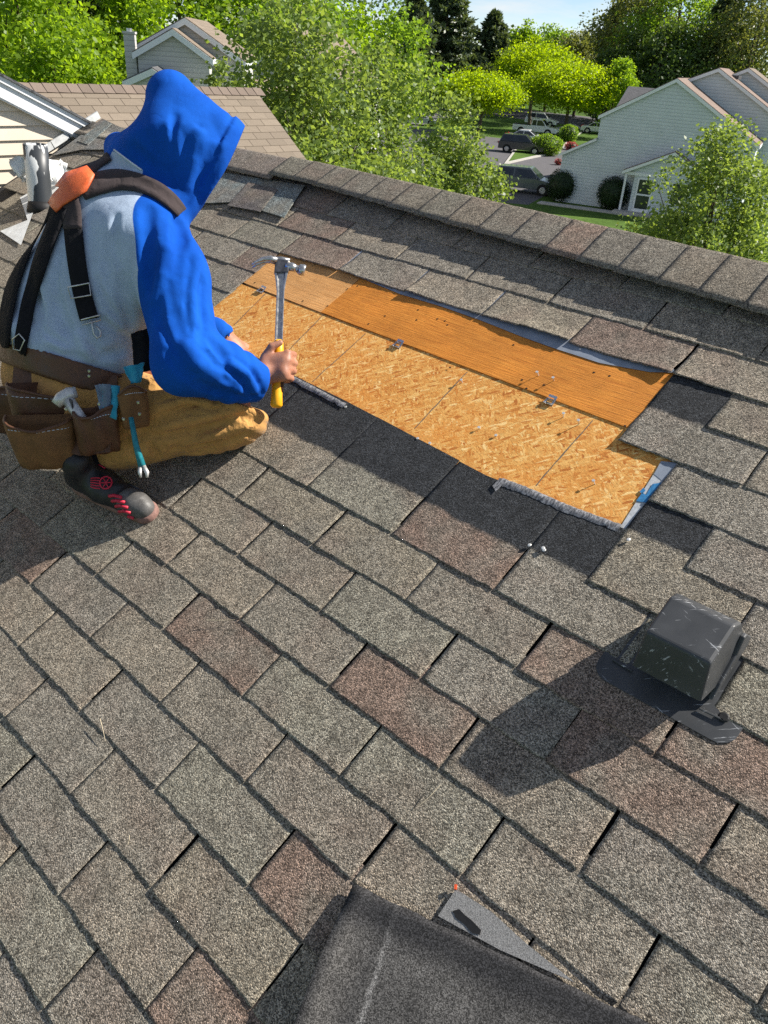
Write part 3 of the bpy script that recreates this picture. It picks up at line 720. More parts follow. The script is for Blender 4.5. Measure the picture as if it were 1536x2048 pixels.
MB().prism([(XW-.02, ya, GZ), (XW-.02, yb, GZ), (XW-.02, yb, rk(yb)-.05), (XW-.02, ya, rk(ya)-.05)], (-3.4, 0, 0)).build('wall', M['cream_wall'], g)

# tan roof beyond the ridge, built tab by tab
TX, TZ, TY0, TY1, TP = -9.28, .60, .5, 7.45, math.radians(35)
tr = empty('tan_roof_house', (TX, 4, GZ), 'tan shingle roof just beyond the ridge behind the worker', 'house')
tcs, tsn = math.cos(TP), math.sin(TP)
def TR(y, s, n=0):     # y along ridge, s down the slope (+X side)
    return (TX+s*tcs+n*tsn, y, TZ-s*tsn+n*tcs)
M['tan_tab'] = None
def tan_tab_mat():
    m = Mat('tan_granule_tab', .9, spec=.2); oi = m.n('ObjectInfo'); v = m.obj()
    n = m.noise(v, 220, 2); pz = m.noise(v, 9, 2)
    c = m.mix(m.ramp(pz, [(.4, 0.0), (.7, .4)]), oi.outputs['Color'], (.20, .16, .125)); m.col(m.mix(1.0, c, m.ramp(n, [(.3, .72), (.7, 1.2)]), 'MULTIPLY')); m.bump(n, .5, .003); return m.m
M['tan_tab'] = tan_tab_mat()
QM = Matrix(((0, -tcs, tsn, 0), (1, 0, 0, 0), (0, tsn, tcs, 0), (0, 0, 0, 1)))   # local x along ridge, y up slope, z normal
tabm = MB(); w, h = .3048-.007, .16
tabm.add([(0, 0, .010), (w, 0, .010), (w, h, .003), (0, h, .003), (0, 0, .001), (w, 0, .001), (w, h, -.003), (0, h, -.003)], [(0, 1, 2, 3), (0, 4, 5, 1), (1, 5, 6, 2), (0, 3, 7, 4)])
tme = bpy.data.meshes.new('tan_tab'); tme.from_pydata(tabm.v, [], tabm.f); tme.materials.append(M['tan_tab']); tme.update()
MB().prism([TR(TY0-3, 0, -.004), TR(TY1, 0, -.004), TR(TY1, 4.2, -.004), TR(TY0-3, 4.2, -.004)], (0, 0, -.05)).build('roof_deck', M['dark_roof'], tr)
MB().prism([(TX, TY0-3, TZ-.03), (TX, TY1, TZ-.03), (TX-3.4, TY1, TZ-2.4), (TX-3.4, TY0-3, TZ-2.4)], (0, 0, -.05)).build('back_slope', M['tan_roof'], tr)
MB().prism([(TX-3, TY0-2.8, GZ), (TX+3.2, TY0-2.8, GZ), (TX+3.2, TY1-.25, GZ), (TX-3, TY1-.25, GZ)], (0, 0, TZ-2.3-GZ)).build('wall', M['cream_wall'], tr)
MB().add([(TX-3, TY1-.25, TZ-2.3), (TX+3.2, TY1-.25, TZ-2.3), (TX, TY1-.25, TZ-.08)], [(0, 1, 2)]).build('gable_wall', M['white_siding'], tr)
nrow = 15
for r_i in range(nrow):
    s = .12+(r_i+1)*.127; off = (r_i % 2)*.1524; y = TY1-.01-off*0
    k = 0
    while True:
        y0 = TY1-.30-(k*.3048)-off+ (0.0)
        if y0 < TY0: break
        P = TR(y0, s); x, yy, z = PIX(P)
        if -60 < x < 700 and yy < 420:
            o = bpy.data.objects.new('shingle', tme); COL.objects.link(o); o.matrix_world = Matrix.Translation(Vector(P))@QM; attach(o, tr)
            rr = random.Random(r_i*57+k); q = rr.uniform(.86, 1.1); o.color = (.222*q, .182*q, .140*q, 1)
        k += 1
    if off:
        P = TR(TY1-.1524, s); o = bpy.data.objects.new('shingle', tme); COL.objects.link(o); o.matrix_world = Matrix.Translation(Vector(P))@QM@Matrix.Scale(.5, 4, (1, 0, 0)); attach(o, tr); o.color = (.215, .176, .136, 1)
capm = MB(); 
capm.add([(0, -.15, .018), (.16, -.15, .012), (.16, 0, .014), (0, 0, .022), (0, .15*math.cos(2*TP), .02-.15*math.sin(2*TP)), (.16, .15*math.cos(2*TP), .014-.15*math.sin(2*TP)), (0, -.15, .002), (0, 0, .006), (.16, -.15, .0)], [(0, 1, 2, 3), (3, 2, 5, 4), (6, 0, 3, 7), (0, 6, 8, 1)])
cme = bpy.data.meshes.new('tan_cap'); cme.from_pydata(capm.v, [], capm.f); cme.materials.append(M['tan_tab']); cme.update()
y = TY0
while y < TY1-.02:
    o = bpy.data.objects.new('ridge_cap', cme); COL.objects.link(o); o.matrix_world = Matrix.Translation(Vector(TR(y, .02, .004)))@QM; attach(o, tr)
    rr = random.Random(int(y*100)); q = rr.uniform(.8, 1.1); o.color = (.19*q, .148*q, .122*q, 1); y += .15

# generic gabled volume: footprint origin A, width dir w, depth dir n
def gable_volume(root, A, w, n, s0, s1, d0, d1, eave0, eave1, apex_s, apex_z, wall, roofm, over=.25, names=('wall', 'roof'), trim=True):
    A = Vector(A); w = Vector(w); n = Vector(n)
    pt = lambda s, d, z: A+w*s+n*d+Vector((0, 0, z))
    prof = [(s0, 0), (s1, 0), (s1, eave1), (apex_s, apex_z), (s0, eave0)]
    MB().prism([pt(s, d0, z) for s, z in prof], n*(d1-d0)).build(names[0], wall, root)
    for (sa, za, sb, zb_) in ((s0, eave0, apex_s, apex_z), (s1, eave1, apex_s, apex_z)):
        k = (za-zb_)/(sa-sb); so_ = sa+(-over if sa < sb else over); zo = za+k*(so_-sa)
        q = [pt(so_, d0-over, zo+.02), pt(sb, d0-over, zb_+.02), pt(sb, d0-over, zb_+.14), pt(so_, d0-over, zo+.14)]
        MB().prism(q, n*(d1-d0+2*over)).build(names[1], roofm, root)
        if trim:
            q = [pt(so_, d0-over-.03, zo-.10), pt(sb, d0-over-.03, zb_-.10), pt(sb, d0-over-.03, zb_+.10), pt(so_, d0-over-.03, zo+.10)]
            MB().prism(q, n*.026).build('rake_board', M['trim_white'], root)
            q = [pt(so_-.02, d0-over, zo-.06), pt(so_+.02, d0-over, zo-.06), pt(so_+.02, d0-over, zo+.10), pt(so_-.02, d0-over, zo+.10)]
            MB().prism(q, n*(d1-d0+2*over)).build('gutter', M['trim_white'], root)
    return pt
def window(root, P, w, up, out, ww, wh, fr=.06):
    P = Vector(P); w = Vector(w); out = Vector(out); up = Vector((0, 0, 1))
    q = lambda a, b, o_: P+w*a+up*b+out*o_
    f = MB()
    for (a0, a1, b0, b1) in ((-ww/2-fr, ww/2+fr, wh/2, wh/2+fr), (-ww/2-fr, ww/2+fr, -wh/2-fr, -wh/2), (-ww/2-fr, -ww/2, -wh/2, wh/2), (ww/2, ww/2+fr, -wh/2, wh/2), (-ww/2, ww/2, -.02, .02)):
        f.prism([q(a0, b0, .005), q(a1, b0, .005), q(a1, b1, .005), q(a0, b1, .005)], out*.05)
    o = f.build('window', M['trim_white'], root)
    MB().prism([q(-ww/2, -wh/2, .006), q(ww/2, -wh/2, .006), q(ww/2, wh/2, .006), q(-ww/2, wh/2, .006)], out*.012).build('pane', M['glass'], o)

# grey townhouse at the right, with shed wing, porch and door
rh = empty('grey_townhouse', hp(4, 0), 'grey sided townhouse with tall gable, white rakes and small entry porch', 'house')
hv = lambda v: Vector(v)
A0 = hp(0, 0)
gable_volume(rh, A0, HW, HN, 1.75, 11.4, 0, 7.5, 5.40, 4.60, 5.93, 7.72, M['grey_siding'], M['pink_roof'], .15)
Q = lambda s, d, z: Vector(A0)+Vector(HW)*s+Vector(HN)*d+Vector((0, 0, z))
MB().prism([Q(-.35, .002, 0), Q(1.748, .002, 0), Q(1.748, .002, 4.02), Q(-.35, .002, 2.95)], Vector(HN)*7).build('side_wing', M['grey_siding'], rh)
MB().prism([Q(-.55, -.2, 2.86), Q(1.746, -.2, 4.05), Q(1.746, -.2, 4.15), Q(-.55, -.2, 2.96)], Vector(HN)*7.3).build('wing_roof', M['pink_roof'], rh)
MB().prism([Q(-.57, -.23, 2.78), Q(1.746, -.23, 3.97), Q(1.746, -.23, 4.13), Q(-.57, -.23, 2.94)], Vector(HN)*.026).build('rake_board', M['trim_white'], rh)
# porch gable in front
MB().prism([Q(4.75, -1.0, 0), Q(9.0, -1.0, 0), Q(9.0, -1.0, 2.5), Q(6.9, -1.0, 3.75), Q(4.2, -1.0, 2.55), Q(4.75, -1.0, 2.5)], Vector(HN)*.997).build('porch_wall', M['grey_siding'], rh)
for sa, za in ((3.95, 2.42), (9.5, 2.3)):
    MB().prism([Q(sa, -1.25, za), Q(6.9, -1.25, 3.80), Q(6.9, -1.25, 3.92), Q(sa, -1.25, za+.12)], Vector(HN)*1.248).build('porch_roof', M['pink_roof'], rh)
    MB().prism([Q(sa, -1.28, za-.10), Q(6.9, -1.28, 3.70), Q(6.9, -1.28, 3.88), Q(sa, -1.28, za+.08)], Vector(HN)*.026).build('rake_board', M['trim_white'], rh)
MB().prism([Q(4.1, -1.06, 2.30), Q(6.6, -1.06, 2.30), Q(6.6, -1.06, 2.48), Q(4.1, -1.06, 2.48)], Vector(HN)*.05).build('porch_beam', M['trim_white'], rh)
MB().prism([Q(4.15, -1.1, 0), Q(4.28, -1.1, 0), Q(4.28, -1.1, 2.3), Q(4.15, -1.1, 2.3)], Vector(HN)*.12).build('porch_post', M['trim_white'], rh)
MB().prism([Q(3.9, -1.9, .006), Q(6.6, -1.9, .006), Q(6.6, -1.9, .16), Q(3.9, -1.9, .16)], Vector(HN)*.896).build('porch_step', M['concrete'], rh)
dr = MB()
for a0, a1, b0, b1 in ((5.0, 5.10, .16, 2.2), (5.92, 6.02, .16, 2.2), (5.10, 5.92, 2.1, 2.2), (5.10, 5.92, .16, .36), (5.10, 5.92, 1.16, 1.26)):
    dr.prism([Q(a0, -1.05, b0), Q(a1, -1.05, b0), Q(a1, -1.05, b1), Q(a0, -1.05, b1)], Vector(HN)*.046)
do = dr.build('door', M['trim_white'], rh)
for b0, b1 in ((.36, 1.16), (1.26, 2.1)): MB().prism([Q(5.10, -1.03, b0), Q(5.92, -1.03, b0), Q(5.92, -1.03, b1), Q(5.10, -1.03, b1)], Vector(HN)*.02).build('pane', M['glass'], do)
for s_, z_ in ((7.6, 1.5), (9.9, 1.5)): window(rh, Q(s_, -1.0 if s_ < 9 else 0, z_), HW, None, -Vector(HN), .8, 1.2)
# second and third units stepping back to the right
u2 = empty('grey_townhouse', hp(9, 5), 'grey townhouse unit stepped up behind the gabled one at the right edge', 'house')
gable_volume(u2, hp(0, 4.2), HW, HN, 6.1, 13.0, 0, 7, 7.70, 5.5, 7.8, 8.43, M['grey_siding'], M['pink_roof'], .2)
p_ = Vector(hp(0, 4.2))+Vector(HW)*8.8+Vector(HN)*2+Vector((0, 0, 8.1))
MB().box(p_, (.5, .5, .22)).build('roof_vent', M['dark_roof'], u2)
u3 = empty('grey_townhouse', hp(14, 9), 'third grey townhouse unit, farthest back at the right edge', 'house')
gable_volume(u3, hp(0, 8.0), HW, HN, 8.0, 14.5, 0, 7, 7.95, 5.7, 9.3, 8.57, M['grey_siding'], M['tan_roof'], .2)
u4 = empty('dark_roof_house', WP(1290, 175, dist=75)[:2].tolist()+[GZ], 'low dark shingle roof peeking over the grey gable', 'house')
b4 = WP(1262, 190, dist=72); gable_volume(u4, (b4[0], b4[1], GZ), HN*-1, HW, -6, 6, 0, 9, 4.4, 4.4, 0, 6.8, M['taupe_siding'], M['dark_roof'], .3)

# taupe house at the left with chimney
lh = empty('taupe_house', WP(350, 110, dist=34)[:2].tolist()+[GZ], 'taupe sided house with stepped gables and a square chimney behind the tan roof', 'house')
LW = np.array([.66, .75, 0]); LN = np.array([-.75, .66, 0])
Lc = WP(345, 100, dist=33)
def lwall(x, y, off=0):       # pixel on the gable plane -> (s, z)
    d = RW@ray_r(x, y); s = ((Lc+LN*off-CAMW)@LN)/(d@LN); P = CAMW+s*d; return (P-Lc)@LW, P[2]-GZ
Lb = (Lc[0], Lc[1], GZ)
e0 = lwall(266, 106); ap = lwall(346, 58); e1 = lwall(412, 112)
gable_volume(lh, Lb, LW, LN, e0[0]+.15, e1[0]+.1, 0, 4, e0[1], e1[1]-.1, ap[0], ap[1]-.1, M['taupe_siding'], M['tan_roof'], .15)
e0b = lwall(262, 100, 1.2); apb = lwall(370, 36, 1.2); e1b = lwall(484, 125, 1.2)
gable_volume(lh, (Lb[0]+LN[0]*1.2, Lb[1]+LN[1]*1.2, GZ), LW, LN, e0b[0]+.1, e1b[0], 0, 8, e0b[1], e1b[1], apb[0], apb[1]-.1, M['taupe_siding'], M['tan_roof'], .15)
c0_ = lwall(241, 66, -.2); c1_ = lwall(277, 66, -.2); cb = Vector(Lb)+Vector(LW)*((c0_[0]+c1_[0])/2-.1)+Vector(LN)*.35
ch = MB(); cw = (c1_[0]-c0_[0])*.62
MX = Matrix(((LW[0], LN[0], 0), (LW[1], LN[1], 0), (0, 0, 1)))
ch.box(cb+Vector((0, 0, c0_[1]/2)), (cw, cw*.9, c0_[1]), MX); ch.box(cb+Vector((0, 0, c0_[1]+.03)), (cw+.06, cw*.9+.06, .07), MX)
ch_o = ch.build('chimney', M['white_siding'], lh)
MB().tube([cb+Vector((0, 0, c0_[1]+.06)), cb+Vector((0, 0, c0_[1]+.16))], .10, 10).build('flue', M['white_metal'], ch_o)
e2 = lwall(252, 160, -1.5); a2_ = lwall(305, 140, -1.5); e3 = lwall(345, 165, -1.5)
gable_volume(lh, (Lb[0]-LN[0]*1.5, Lb[1]-LN[1]*1.5, GZ), LW, LN, e2[0], e3[0], 0, 1.49, e2[1]-.1, e3[1]-.1, a2_[0], a2_[1]-.05, M['taupe_siding'], M['dark_roof'], .1)
# white house hidden by the near tree
wh = empty('white_house', WP(735, 120, dist=50)[:2].tolist()+[GZ], 'white sided house with grey-tan roof half hidden by the leafy tree', 'house')
wb = WP(700, 110, dist=50); WWd = np.array([.86, .5, 0]); WN = np.array([-.5, .86, 0])
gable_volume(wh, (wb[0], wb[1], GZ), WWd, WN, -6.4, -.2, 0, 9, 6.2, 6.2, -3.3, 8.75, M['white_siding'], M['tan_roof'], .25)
wq = Vector((wb[0], wb[1], GZ)); 
for s_, z_ in ((-4.6, 4.2), (-1.8, 4.2), (-4.6, 1.6), (-1.8, 1.6)): window(wh, wq+Vector(WWd)*s_+Vector((0, 0, z_)), WWd, None, -Vector(WN), .9, 1.3)
wb2 = WP(505, 200, dist=40)
w2 = empty('white_house', (wb2[0], wb2[1], GZ), 'white sided wall corner glimpsed through leaves left of the near tree', 'house')
gable_volume(w2, (wb2[0], wb2[1], GZ), WWd, WN, -2.2, 2.2, 0, 6, 5.0, 5.0, 0, 6.6, M['white_siding'], M['tan_roof'], .2)

# ------------------------------------------------------------------ trees and shrubs
def leaf_mat(name, c, trans=.45, var=.22, hue=(1.12, 1.04, .75)):
    m = Mat(name, .45, spec=.4)
    g_ = m.n('NewGeometry'); rnd = g_.outputs['Random Per Island']
    v = m.obj(); n = m.noise(v, 1.1, 2)
    base = m.mix(rnd, tuple(q*(1-var) for q in c), tuple(min(1, q*h*(1+var*.7)) for q, h in zip(c, hue)))
    base = m.mix(1.0, base, m.ramp(n, [(.3, .78), (.7, 1.15)]), 'MULTIPLY')
    m.col(base)
    tr_ = m.n('BsdfTranslucent', Color=m.mix(1.0, base, (1.35, 1.25, .55), 'MULTIPLY')); ms = m.n('MixShader', Fac=trans)
    m.nt.links.new(m.b.outputs[0], ms.inputs[1]); m.nt.links.new(tr_.outputs[0], ms.inputs[2])
    o_ = [q for q in m.nt.nodes if q.type == 'OUTPUT_MATERIAL'][0]; m.nt.links.new(ms.outputs[0], o_.inputs['Surface']); return m.m
LEAF = {
 'mid': leaf_mat('fresh_green_leaf', (.19, .33, .045), .6), 'pear': leaf_mat('silvery_green_leaf', (.20, .295, .105), .58),
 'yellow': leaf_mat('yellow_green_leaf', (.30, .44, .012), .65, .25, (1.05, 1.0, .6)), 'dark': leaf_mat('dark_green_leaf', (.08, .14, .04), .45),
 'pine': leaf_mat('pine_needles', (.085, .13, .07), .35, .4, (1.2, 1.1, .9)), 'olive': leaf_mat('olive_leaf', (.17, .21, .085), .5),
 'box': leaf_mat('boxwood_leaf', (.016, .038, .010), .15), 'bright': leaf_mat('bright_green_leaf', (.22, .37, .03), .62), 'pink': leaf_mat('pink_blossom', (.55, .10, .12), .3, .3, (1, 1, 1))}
M['bark'] = plain('bark', (.10, .075, .055), .9, .35, 14, .8, 30, .02)
M['pale_bark'] = plain('pale_bark', (.20, .17, .14), .9, .3, 14, .8, 30, .02)
def leaf_quads(P, size, rs, elong=1.5, droop=.25, updir=None):
    n = len(P); a = rs.normal(size=(n, 3)); a[:, 2] = a[:, 2]*.6-droop; a /= np.linalg.norm(a, axis=1)[:, None]
    b = np.cross(a, rs.normal(size=(n, 3))); b /= np.linalg.norm(b, axis=1)[:, None]+1e-9
    nn = np.cross(a, b); s = (size*rs.uniform(.6, 1.3, n))[:, None]
    tip = P+a*s*elong; mid = P+a*s*elong*.45; fold = nn*s*.10
    V = np.stack([P, mid+b*s*.5+fold, tip, mid-b*s*.5+fold], 1).reshape(-1, 3); F = np.arange(4*n).reshape(n, 4)
    return V, F
def stick(mb, a, b, r0, r1, rs, bend=.08, seg=6, k=4):
    a, b = Vector(a), Vector(b); L = (b-a).length; pts = []
    o_ = Vector(rs.normal(size=3))*L*bend
    for i in range(k+1):
        t = i/k; pts.append(a.lerp(b, t)+o_*math.sin(t*math.pi))
    mb.tube(pts, [r0+(r1-r0)*i/k for i in range(k+1)], seg, cap=False)
def broad_tree(name, label, base, top, rad, leafm, lsize, nleaf, seed, crown0=.3, clumps=90, group=None, sig=.16, hollow=.45, cat='tree', elong=1.5, limbs=14, lean=(0, 0), shape=1.0, bark='bark'):
    rs = np.random.RandomState(seed); base = np.array(base, float); H = top-base[2]; r = empty(name, base, label, cat, group)
    zc0 = base[2]+H*crown0; cc = np.array([base[0]+lean[0], base[1]+lean[1], (zc0+top)/2]); rz = (top-zc0)/2
    d = rs.normal(size=(clumps, 3)); d /= np.linalg.norm(d, axis=1)[:, None]; q = hollow+(1-hollow)*rs.rand(clumps)**.6
    C = d*q[:, None]; w = np.where(C[:, 2] > 0, 1-.45*shape*C[:, 2]**2, 1-.15*C[:, 2]**2)
    C = cc+C*np.array([rad, rad, rz])*np.stack([w, w, np.ones(clumps)], 1)*rs.uniform(.86, 1.1, (clumps, 1))
    cs = rs.uniform(.6, 1.4, clumps)*rad*sig
    wgt = cs**2; idx = rs.choice(clumps, nleaf, p=wgt/wgt.sum())
    off = np.clip(rs.normal(size=(nleaf, 3)), -1.7, 1.7)*cs[idx][:, None]*np.array([1, 1, .72])
    V, F = leaf_quads(C[idx]+off, lsize, rs, elong)
    link('crown', mesh('crown', V, F), leafm, r)
    mb = MB(); tr0 = max(.05, rad*.055); tp = cc.copy(); tp[2] = zc0+.75*(top-zc0)
    stick(mb, base-np.array([0, 0, .05]), tp, tr0, tr0*.25, rs, .03, 8, 6)
    for i in rs.choice(clumps, min(limbs, clumps), replace=False):
        t = rs.uniform(.15, .8); z = zc0+(C[i][2]-zc0)*t*.6; f = (z-base[2])/(tp[2]-base[2]); f = min(max(f, .15), .95)
        a = base+(tp-base)*f; stick(mb, a, C[i], tr0*(1-f*.7)*.55, tr0*.06, rs, .10, 5, 4)
    mb.build('trunk', M[bark], r, True); return r
def pine_tree(name, label, base, top, rad, seed, n=5200, group=None, leafm='pine', size=.30, cat='tree', bare=.12):
    rs = np.random.RandomState(seed); base = np.array(base, float); H = top-base[2]; r = empty(name, base, label, cat, group)
    P = []; mb = MB(); stick(mb, base-np.array([0, 0, .05]), base+np.array([0, 0, H*.98]), rad*.07, rad*.01, rs, .01, 7, 5)
    nb = 150; per = n//nb
    for i in range(nb):
        t = bare+(1-bare)*rs.rand()**.8; ang = rs.rand()*6.283; R = rad*(1-t)**.75*rs.uniform(.6, 1.12)+.15; z = base[2]+H*t
        dirv = np.array([math.cos(ang), math.sin(ang), 0]); s = rs.rand(per)**.6
        pts = base+dirv*(s*R)[:, None]; pts[:, 2] = z-.10*R*s+.16*R*s**2+rs.normal(0, .05*rad*.3, per)
        side = np.array([-dirv[1], dirv[0], 0]); pts += side*(rs.normal(0, .16, per)*R*(.35+.5*(1-s)))[:, None]; P.append(pts)
        if i % 3 == 0: stick(mb, (base[0], base[1], z), (base[0]+dirv[0]*R, base[1]+dirv[1]*R, z+.05*R), rad*.018, .01, rs, .04, 4, 2)
    V, F = leaf_quads(np.concatenate(P), size, rs, 2.6, .05)
    link('crown', mesh('crown', V, F), LEAF[leafm], r); mb.build('trunk', M['bark'], r, True); return r
def spec(x, ytop, hw, d, ymid=None):
    c = WP(x, ytop+60 if ymid is None else ymid, dist=d); t = WP(x, ytop, dist=d); return (c[0], c[1], GZ), t[2], hw/FPX*d*1.05
def T(kind, name, label, x, ytop, hw, d, seed, leaf='mid', ls=.3, n=5000, c0=.25, cl=80, group=None, ymid=None, **kw):
    b, top, rad = spec(x, ytop, hw, d, ymid)
    if kind == 'b': return broad_tree(name, label, b, top, rad, LEAF[leaf], ls, n, seed, c0, cl, group, **kw)
    return pine_tree(name, label, b, top, rad, seed, n, group, leafm=leaf, size=ls, **kw)
GL, GF, GN = 'woods behind the tan roof', 'trees along the far side of the parking court', 'leafy trees close behind the ridge'
# woods at the left
T('b', 'woodland_tree', 'bright green woodland tree at the far left edge behind the gable', 20, -150, 130, 44, 1, 'bright', .17, 15000, .12, 130, GL)
T('p', 'pine_tree', 'dark grey-green pine in the woods left of the chimney', 140, -140, 75, 50, 2, 'pine', .24, 6500, group=GL)
T('b', 'woodland_tree', 'bright shrubby tree low in front of the dark pine, left', 120, 42, 85, 40, 3, 'bright', .15, 9000, .2, 90, GL)
T('b', 'woodland_tree', 'green tree right behind the square chimney', 235, -110, 85, 50, 4, 'bright', .19, 11000, .1, 110, GL)
T('b', 'woodland_tree', 'tall green tree above the taupe gable', 350, -150, 110, 56, 5, 'bright', .20, 12000, .1, 120, GL)
T('b', 'woodland_tree', 'green tree above the right end of the taupe roof', 470, -130, 100, 58, 6, 'mid', .21, 11000, .1, 110, GL)
T('b', 'woodland_tree', 'deep green tree between chimney and pine', 185, -60, 60, 56, 7, 'mid', .2, 7000, .05, 80, GL)
T('b', 'woodland_tree', 'deep green tree behind the far left woodland tree', 70, -170, 110, 62, 8, 'mid', .22, 9000, .05, 100, GL)
T('b', 'woodland_tree', 'green woodland tree behind the top of the near leafy tree', 590, -90, 100, 66, 9, 'mid', .24, 9000, .1, 100, GL)
T('b', 'woodland_tree', 'rounded green tree behind the white house roof', 700, 10, 80, 72, 10, 'bright', .25, 7000, .1, 90, GL)
T('b', 'woodland_tree', 'green tree right of the white house roof', 790, 5, 70, 80, 12, 'mid', .27, 6000, .1, 80, GL)
# far side of the court
T('p', 'pine_tree', 'tall dark spruce left of the sky gap', 895, -40, 112, 145, 21, 'pine', 0.331, 16000, group=GF, bare=.05)
T('p', 'pine_tree', 'dark spruce behind the yellow-green tree, left of the tallest', 828, -5, 92, 139, 22, 'pine', 0.331, 13000, group=GF, bare=.05)
T('p', 'pine_tree', 'blue-grey pine just under the left of the sky gap', 985, 26, 74, 148, 23, 'pine', 0.331, 12000, group=GF, bare=.05)
T('b', 'woodland_tree', 'vivid green pointed tree under the middle of the sky gap', 1040, 38, 38, 158, 24, 'bright', 0.304, 10000, .1, 70, GF)
T('b', 'woodland_tree', 'rounded green tree under the right of the sky gap', 1105, 52, 50, 167, 25, 'mid', 0.317, 10000, .1, 70, GF)
T('b', 'woodland_tree', 'hazy dark tree below the right end of the sky gap', 1165, 62, 50, 158, 26, 'olive', 0.317, 10000, .1, 70, GF)
T('p', 'pine_tree', 'dark olive pine right of the sky gap', 1225, 12, 55, 152, 27, 'olive', 0.331, 12000, group=GF, bare=.05)
T('b', 'woodland_tree', 'tall airy olive tree right of the sky gap', 1290, -70, 80, 148, 28, 'olive', 0.304, 15000, .12, 90, GF)
T('b', 'woodland_tree', 'tall sunlit green tree above the grey gable apex', 1370, -90, 80, 142, 29, 'mid', 0.290, 16000, .12, 90, GF)
T('p', 'pine_tree', 'broad dark pine above the pink roofs at the right', 1455, -20, 85, 139, 30, 'pine', 0.331, 15000, group=GF, bare=.05)
T('b', 'woodland_tree', 'dark olive tree at the far right edge', 1530, -60, 80, 136, 31, 'olive', 0.290, 14000, .1, 90, GF)
T('b', 'woodland_tree', 'shadowy thicket tree behind the gable apex', 1330, 50, 70, 133, 32, 'dark', 0.304, 12000, .02, 80, GF)
T('b', 'woodland_tree', 'shadowy thicket tree left of the gable apex', 1255, 70, 55, 136, 33, 'dark', 0.304, 10000, .02, 70, GF)
T('b', 'woodland_tree', 'shadowy thicket tree behind the right roofs', 1420, 60, 80, 136, 34, 'dark', 0.304, 11000, .02, 80, GF)
T('b', 'ornamental_tree', 'round yellow-green tree left of the white pickup', 960, 152, 66, 106, 35, 'yellow', 0.172, 26000, .50, 150, GF, sig=.16)
T('b', 'ornamental_tree', 'large yellow-green tree above the pickup, left half', 1072, 94, 62, 127, 36, 'yellow', 0.207, 24000, .52, 130, GF, sig=.17)
T('b', 'ornamental_tree', 'broad yellow-green tree standing beside the grass island', 1142, 134, 66, 115, 37, 'yellow', 0.186, 28000, .50, 130, GF, sig=.17)
T('b', 'ornamental_tree', 'small bright green tree beside the dark roof', 1232, 118, 38, 115, 38, 'bright', 0.207, 9000, .2, 60, GF)
# far mass of woods that reads as one
rs = np.random.RandomState(5); Pq = []
for i in range(2600):
    x = rs.uniform(-300, 1850); d = rs.uniform(175, 235); p = WP(x, 60, dist=d); Pq.append((p[0], p[1], GZ+rs.uniform(0, 1)**.6*(19 if x > 700 else 27)*(1 if not 900 < x < 1240 else .62)))
Pq = np.repeat(np.array(Pq), 9, 0)+np.clip(rs.normal(0, 1.3, (2600*9, 3)), -2.2, 2.2); Pq = Pq[Pq[:, 2] > GZ]
V, F = leaf_quads(Pq, .6, rs, 1.3); o = link('far_woods', mesh('far_woods', V, F), LEAF['dark']); tag(o, kind='stuff')
# near trees
T('b', 'leafy_tree', 'large silvery green tree directly behind the ridge at upper centre', 590, -60, 172, 15, 41, 'pear', .066, 36000, .30, 240, GN, ymid=150, sig=.13, hollow=.3, bark='pale_bark', limbs=40, elong=1.35)
T('b', 'leafy_tree', 'silvery green tree right of the largest one, above the ridge', 745, 60, 135, 18, 42, 'pear', .070, 30000, .25, 200, GN, ymid=200, sig=.13, hollow=.3, bark='pale_bark', limbs=34, elong=1.35)
T('b', 'leafy_tree', 'lower yellow-tinged leafy tree in front of the dark cars', 912, 206, 100, 22, 43, 'pear', .078, 21000, .2, 150, GN, ymid=330, sig=.13, hollow=.3, limbs=30, elong=1.35)
T('b', 'leafy_tree', 'leafy tree in front of the grey townhouse at the right edge', 1432, 232, 128, 23, 44, 'pear', .078, 25000, .22, 170, GN, ymid=380, sig=.13, hollow=.3, limbs=36, elong=1.35)
T('b', 'sapling', 'small leafy sapling top just above the ridge left of the shrubs', 1058, 380, 30, 21, 45, 'pear', .07, 1500, .3, 30, GN, ymid=420, sig=.2)
T('b', 'sapling', 'thin leafy shoot in front of the taupe house wall', 444, 62, 26, 13.5, 46, 'pear', .055, 1500, .5, 36, GN, ymid=120, sig=.2, shape=.3)
T('b', 'sapling', 'tiny leafy shoot above the tan ridge beside the hood', 295, 140, 9, 13.2, 47, 'pear', .045, 120, .8, 10, None, ymid=160, sig=.3, shape=.3, limbs=4)
